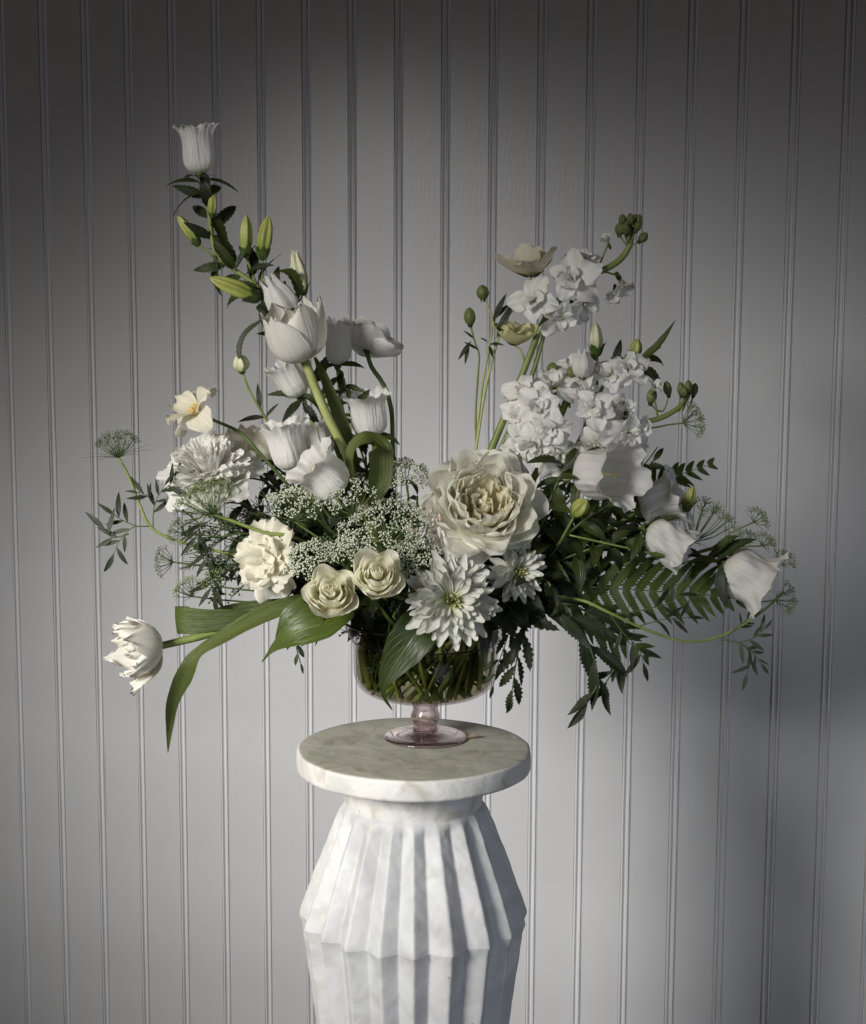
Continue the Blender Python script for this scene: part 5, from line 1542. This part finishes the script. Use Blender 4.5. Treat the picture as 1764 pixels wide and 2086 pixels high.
# white lace
LW = (((792, 1112, -.055), (-.06, -.60, .78), .050, 72, 46, .0075, 13, 'broad white lace umbel filling the middle left of the garden rose'),
      ((640, 1160, -.085), (-.25, -.55, .80), .026, 64, 20, .007, 12, 'white lace umbel above the left spray rose'),
      ((708, 1145, -.075), (.0, -.50, .85), .024, 60, 16, .007, 12, 'white lace umbel between the two spray roses'),
      ((828, 985, -.03), (.05, -.35, .9), .024, 78, 20, .0065, 11, 'small white lace umbel left of the rose, beside the curled leaf'),
      ((722, 1050, -.045), (-.25, -.30, .9), .040, 56, 20, .0075, 11, 'white lace umbel below the wide open bell'),
      ((600, 1062, -.05), (.1, -.30, .9), .034, 60, 18, .0075, 10, 'sparse white lace umbel above the carnation'),
      ((850, 1150, -.075), (-.15, -.70, .70), .026, 60, 16, .007, 12, 'white lace umbel under the garden rose, right of the spray roses'))
for i, (px, d, L, sp, n, um, nf, lab) in enumerate(LW):
    lace(lab, [(px[0] * .6 + 866 * .4, px[1] * .6 + 1230 * .4 + 10, -.02), (866 + (px[0] - 866) * .3, 1225, .0)], px, d, L, sp, n, um, nf, .00125, 'lace_white', 'ray', 40 + i, .0013, 'stem', .00045, 8, .02)
# right-hand lace
t = lace('pale green lace umbel fanning out right of the frilled bell', [(1350, 1150, .0), (1200, 1180, .01), (1040, 1210, .02)], (1412, 1105, .01), (.40, -.1, .9), .050, 50, 20, .009, 10, .0010, 'lace_green', 'ray', 61, .0014, 'stem_dark', .0005, 6, .02)
for i, (px, d, L, n, path, lab) in enumerate((((1535, 1064, .02), (.6, -.2, .7), .013, 9, [(1490, 1085, .02), (1440, 1120, .015), (1300, 1160, .01), (1050, 1210, .02)], 'tiny lace umbel at the far right above the last bell'),
                                              ((1518, 1108, .02), (.2, -.2, 1), .012, 8, [(1490, 1112, .02), (1440, 1118, .015), (1300, 1165, .01), (1050, 1210, .02)], 'tiny lace umbel right of the leaf on the far right stem'),
                                              ((1552, 1112, .02), (.6, -.2, .6), .012, 8, [(1500, 1115, .02), (1440, 1122, .015), (1300, 1168, .01), (1050, 1210, .02)], 'tiny lace umbel farthest along the right edge, upper of two'),
                                              ((1588, 1150, .01), (.5, -.2, .9), .014, 9, [(1550, 1142, .01), (1460, 1130, .01), (1300, 1172, .01), (1050, 1212, .02)], 'tiny lace umbel just above the tip of the last bell'),
                                              ((1580, 1222, -.02), (.95, -.2, .1), .020, 10, [(1540, 1225, -.02), (1440, 1200, -.01), (1300, 1190, .0), (1050, 1215, .02)], 'thready lace umbel behind the mouth of the last bell'),
                                              ((1392, 862, .03), (.85, -.1, .25), .021, 14, [(1350, 868, .03), (1290, 890, .03), (1180, 1000, .03), (1040, 1150, .03)], 'green lace umbel at the right of the stock, turned away to the right'))):
    lace(lab, path, px, d, L, 62, n, .0065, 9, .0010, 'lace_green', 'ray', 70 + i, .0009, 'stem', .0004, 5, .014)

# thread foliage
GT = 'thread-leaved foliage'
for i, (pts, nb, ln, lab, hd) in enumerate((
        ([(372, 1042, -.02), (420, 1050, -.02), (500, 1075, -.01), (620, 1120, .0), (760, 1180, .02)], 30, .034, 'dark thread-leaved sprig below the peony, pointing left', True),
        ([(382, 1098, -.02), (440, 1095, -.015), (520, 1110, -.01), (640, 1150, .0), (770, 1195, .02)], 34, .032, 'dark thread-leaved sprig left of the carnation', True),
        ([(400, 1165, -.02), (450, 1155, -.015), (540, 1165, -.01), (660, 1185, .0), (780, 1205, .02)], 30, .028, 'thread-leaved sprig below the carnation\'s left side', False),
        ([(520, 1010, -.03), (560, 1050, -.03), (640, 1100, -.02), (760, 1170, .01)], 28, .030, 'thread-leaved sprig between the peony and the wide open bell', False),
        ([(360, 1065, -.005), (420, 1070, -.005), (500, 1090, .0), (620, 1130, .01), (760, 1190, .02)], 40, .034, 'dense dark dill-like sprig reaching left under the peony', False),
        ([(375, 1130, -.005), (430, 1122, -.005), (520, 1130, .0), (640, 1165, .01), (770, 1205, .02)], 40, .034, 'dense dark dill-like sprig level with the carnation\'s heart', False),
        ([(420, 1190, -.01), (470, 1180, -.01), (560, 1185, .0), (680, 1200, .01), (790, 1215, .02)], 36, .030, 'dense dark dill-like sprig just above the tulip leaves', True),
        ([(470, 1035, .01), (520, 1050, .01), (600, 1090, .015), (700, 1150, .02), (790, 1205, .03)], 40, .036, 'dense dark dill-like sprig behind the green umbel', False),
        ([(640, 1020, -.05), (660, 1060, -.045), (710, 1120, -.03), (790, 1190, .0)], 26, .030, 'thread-leaved sprig beneath the wide open bell', True),
        ([(1340, 910, .02), (1310, 950, .02), (1250, 1010, .02), (1100, 1140, .02)], 24, .026, 'thread-leaved sprig right of the stock florets', False),
        ([(645, 870, -.02), (655, 905, -.02), (690, 980, -.01), (770, 1120, .01)], 10, .018, 'small dark thread-leaved tip above the wide open bell', False))):
    p = PT(pts)
    t = thing('dill_sprig', lab, 'sprig', p[-1], GT)
    feather(t, p + tail(p[-1]), int(nb * 1.5), ln, 80 + i, 'ray_dark', .00075, 9, hd)
    if i in (0, 1, 2):
        side_sprig(t, [(pts[1][0], pts[1][1], -.02), (pts[1][0] - 20, pts[1][1] + 40, -.03), (pts[1][0] - 10, pts[1][1] + 60, -.03)], 'small_dark', 8, .026)

# leafy stems that fill the left half and the middle
sprig('leafy_stem', 'dark leafy stem under the curled tulip leaf', 'sprig', [(745, 930, .0), (750, 1000, .0), (780, 1100, .01), (830, 1200, .02)], .0022, 18, 'lance_dark', .056, .0, .9, 60, group=GF)
sprig('leafy_stem', 'dark leaves left of the wide open bell, above the carnation', 'sprig', [(545, 985, .01), (600, 1020, .01), (680, 1100, .02), (790, 1200, .02)], .0022, 20, 'lance_dark', .058, .0, .9, 60, group=GF)
sprig('leafy_stem', 'dark leaves behind the carnation and thread foliage', 'sprig', [(490, 1085, .02), (560, 1100, .02), (660, 1140, .02), (780, 1205, .02)], .0022, 22, 'lance_dark', .056, .0, .9, 60, group=GF)
sprig('leafy_stem', 'dark leaves between the lace umbel and the garden rose', 'sprig', [(850, 1010, .0), (850, 1060, .0), (855, 1130, .0), (860, 1215, .02)], .0022, 16, 'lance_dark', .056, .0, .9, 62, group=GF)
sprig('leafy_stem', 'dark leaves low behind the two spray roses', 'sprig', [(620, 1180, -.02), (680, 1190, -.02), (760, 1205, -.01), (830, 1230, .01)], .0022, 18, 'lance_dark', .050, .0, .9, 62, group=GF)
sprig('leafy_stem', 'dark leaves low between the spray rose and the large chrysanthemum', 'sprig', [(820, 1150, -.03), (830, 1180, -.03), (840, 1215, -.02), (850, 1240, .0)], .002, 14, 'lance_dark', .046, .0, .9, 65, group=GF)
sprig('leafy_stem', 'dark leaves low at the right, between chrysanthemum and fern', 'sprig', [(1150, 1230, -.03), (1100, 1210, -.03), (1030, 1215, -.01), (950, 1235, .01)], .002, 18, 'lance_dark', .054, .0, .9, 60, group=GF)
sprig('leafy_stem', 'dark leaves deep behind the garden rose', 'sprig', [(960, 960, .03), (955, 1030, .03), (930, 1110, .03), (900, 1210, .03)], .002, 14, 'lance_dark', .05, .15, .95, 60, group=GF)
sprig('leafy_stem', 'green leaves between the bells right of the tulip stem', 'sprig', [(700, 770, .01), (715, 840, .01), (745, 950, .015), (800, 1120, .02)], .0022, 18, 'lance', .046, .0, .7, 58, group=GF)

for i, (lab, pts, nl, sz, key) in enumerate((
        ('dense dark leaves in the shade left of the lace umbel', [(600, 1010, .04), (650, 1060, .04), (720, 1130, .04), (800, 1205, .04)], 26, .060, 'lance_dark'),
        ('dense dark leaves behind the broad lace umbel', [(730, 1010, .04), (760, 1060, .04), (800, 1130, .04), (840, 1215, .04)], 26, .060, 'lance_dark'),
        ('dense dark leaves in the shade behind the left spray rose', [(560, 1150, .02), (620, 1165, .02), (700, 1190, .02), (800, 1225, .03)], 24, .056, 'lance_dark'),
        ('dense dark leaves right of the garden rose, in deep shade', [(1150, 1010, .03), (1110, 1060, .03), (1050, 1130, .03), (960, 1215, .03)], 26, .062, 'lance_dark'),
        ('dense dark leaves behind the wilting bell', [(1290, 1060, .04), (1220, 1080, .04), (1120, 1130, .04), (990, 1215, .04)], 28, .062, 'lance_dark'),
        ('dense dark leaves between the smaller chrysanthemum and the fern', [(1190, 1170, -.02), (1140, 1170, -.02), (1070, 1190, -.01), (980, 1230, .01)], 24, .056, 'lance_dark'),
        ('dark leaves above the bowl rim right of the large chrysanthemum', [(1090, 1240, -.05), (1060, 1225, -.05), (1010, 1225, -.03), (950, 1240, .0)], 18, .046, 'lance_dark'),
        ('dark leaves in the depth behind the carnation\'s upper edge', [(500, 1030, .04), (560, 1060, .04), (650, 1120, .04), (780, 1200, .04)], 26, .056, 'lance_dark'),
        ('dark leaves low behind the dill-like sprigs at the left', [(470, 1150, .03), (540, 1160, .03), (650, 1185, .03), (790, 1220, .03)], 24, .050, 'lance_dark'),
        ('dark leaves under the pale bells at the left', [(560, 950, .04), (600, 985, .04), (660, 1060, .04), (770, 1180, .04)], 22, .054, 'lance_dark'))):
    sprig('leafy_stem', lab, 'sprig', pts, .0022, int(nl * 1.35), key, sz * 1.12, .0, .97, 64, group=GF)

# broad leaves
t = thing('broad_leaf_stem', 'broad bright green leaf hanging at the left end of the bowl', 'leaf', P(740, 1235, -.01))
p = PT([(742, 1232, -.03), (700, 1250, -.075), (650, 1272, -.09), (600, 1290, -.09), (560, 1318, -.08), (534, 1348, -.075)])
stem(t, [p[0]], .0016, 'stem', 20)
ribbon(t, p, [(0, .003), (.20, .006), (.30, .026), (.46, .042), (.64, .035), (.82, .013), (.93, .003), (1, .001)], [(.0, -.55, .8), (-.1, -.75, .65), (-.15, -.85, .5), (-.2, -.9, .4), (-.3, -.9, .2), (-.3, -.9, .2)], 'leaf_bright', .20, 36, 8, .0008)
ribbon(t, PT([(700, 1235, -.06), (640, 1235, -.07), (590, 1262, -.075), (562, 1300, -.07)]), [(0, .006), (.35, .034), (.7, .026), (1, .001)], [(0, -.5, .9), (-.1, -.7, .7), (-.5, -.8, .3), (-.6, -.8, .1)], 'leaf_bright', .25, 30, 6, .0008)
t = thing('broad_leaf_stem', 'dark green pointed leaf hanging in front of the glass bowl', 'leaf', P(880, 1235, -.02))
p = PT([(880, 1236, -.04), (862, 1268, -.085), (838, 1300, -.098), (808, 1345, -.096), (784, 1388, -.092), (782, 1418, -.088), (799, 1446, -.085)])
stem(t, [p[0]], .0016, 'stem', 20)
ribbon(t, p, [(0, .008), (.15, .028), (.35, .047), (.52, .043), (.70, .023), (.85, .006), (1, .0008)], [(.1, -.7, .6), (.1, -.85, .4), (.05, -.95, .25), (-.1, -.97, .2), (-.2, -.95, .1), (-.3, -.9, .0), (-.2, -.9, .2)], 'leaf', .18, 36, 8, .0008)
t = thing('broad_leaf_stem', 'small dark pointed leaf overlapping the right wall of the bowl', 'leaf', P(985, 1240, -.01))
p = PT([(985, 1240, -.02), (990, 1285, -.068), (986, 1330, -.075), (990, 1372, -.078)])
stem(t, [p[0]], .0012, 'stem_dark', 20)
ribbon(t, p, [(0, .004), (.35, .017), (.7, .011), (1, .0006)], [(.3, -.9, .3)], 'leaf_dark', .2, 24, 4)

# rice flower buds tucked under the rose
t = thing('rice_flower', 'cluster of tiny pinkish beige buds tucked under the garden rose\'s left side', 'rice flower', P(868, 1160, -.02))
stem(t, PT([(868, 1110, -.05), (866, 1160, -.02), (866, 1230, .02)]), .0014, 'stem_dark', 20)
q = MB()
for i in range(70):
    a, b = rng.uniform(0, 6.28), rng.uniform(-.9, 1)
    v = np.array([math.sqrt(1 - b * b) * math.cos(a) * .022, math.sqrt(1 - b * b) * math.sin(a) * .014, b * .034])
    sph(q, np.array(P(868, 1096, -.062)) + v, rng.uniform(.0017, .0026), 1.1)
link('buds', q.mesh('buds', M['berry']), t, None, True)

# dried petal at the foot
q = petal(M['dry'], .022, .014, [(0, .3), (.4, .9), (.75, 1), (1, .3)], [(0, 80), (.5, 84), (1, 70)], .5, seed=900)
pz = P(947, 1503, .03)
o = link('fallen_petal', q, None, axes(Vector((pz.x, pz.y, TOP_Z + .0012)), (0, .1, 1), (0, -1, 0), 1.0, -1.2))
tag(o, 'curled dried tan petal lying beside the glass foot on the pedestal', 'petal')

# more cut stems of short flowers that show through the glass
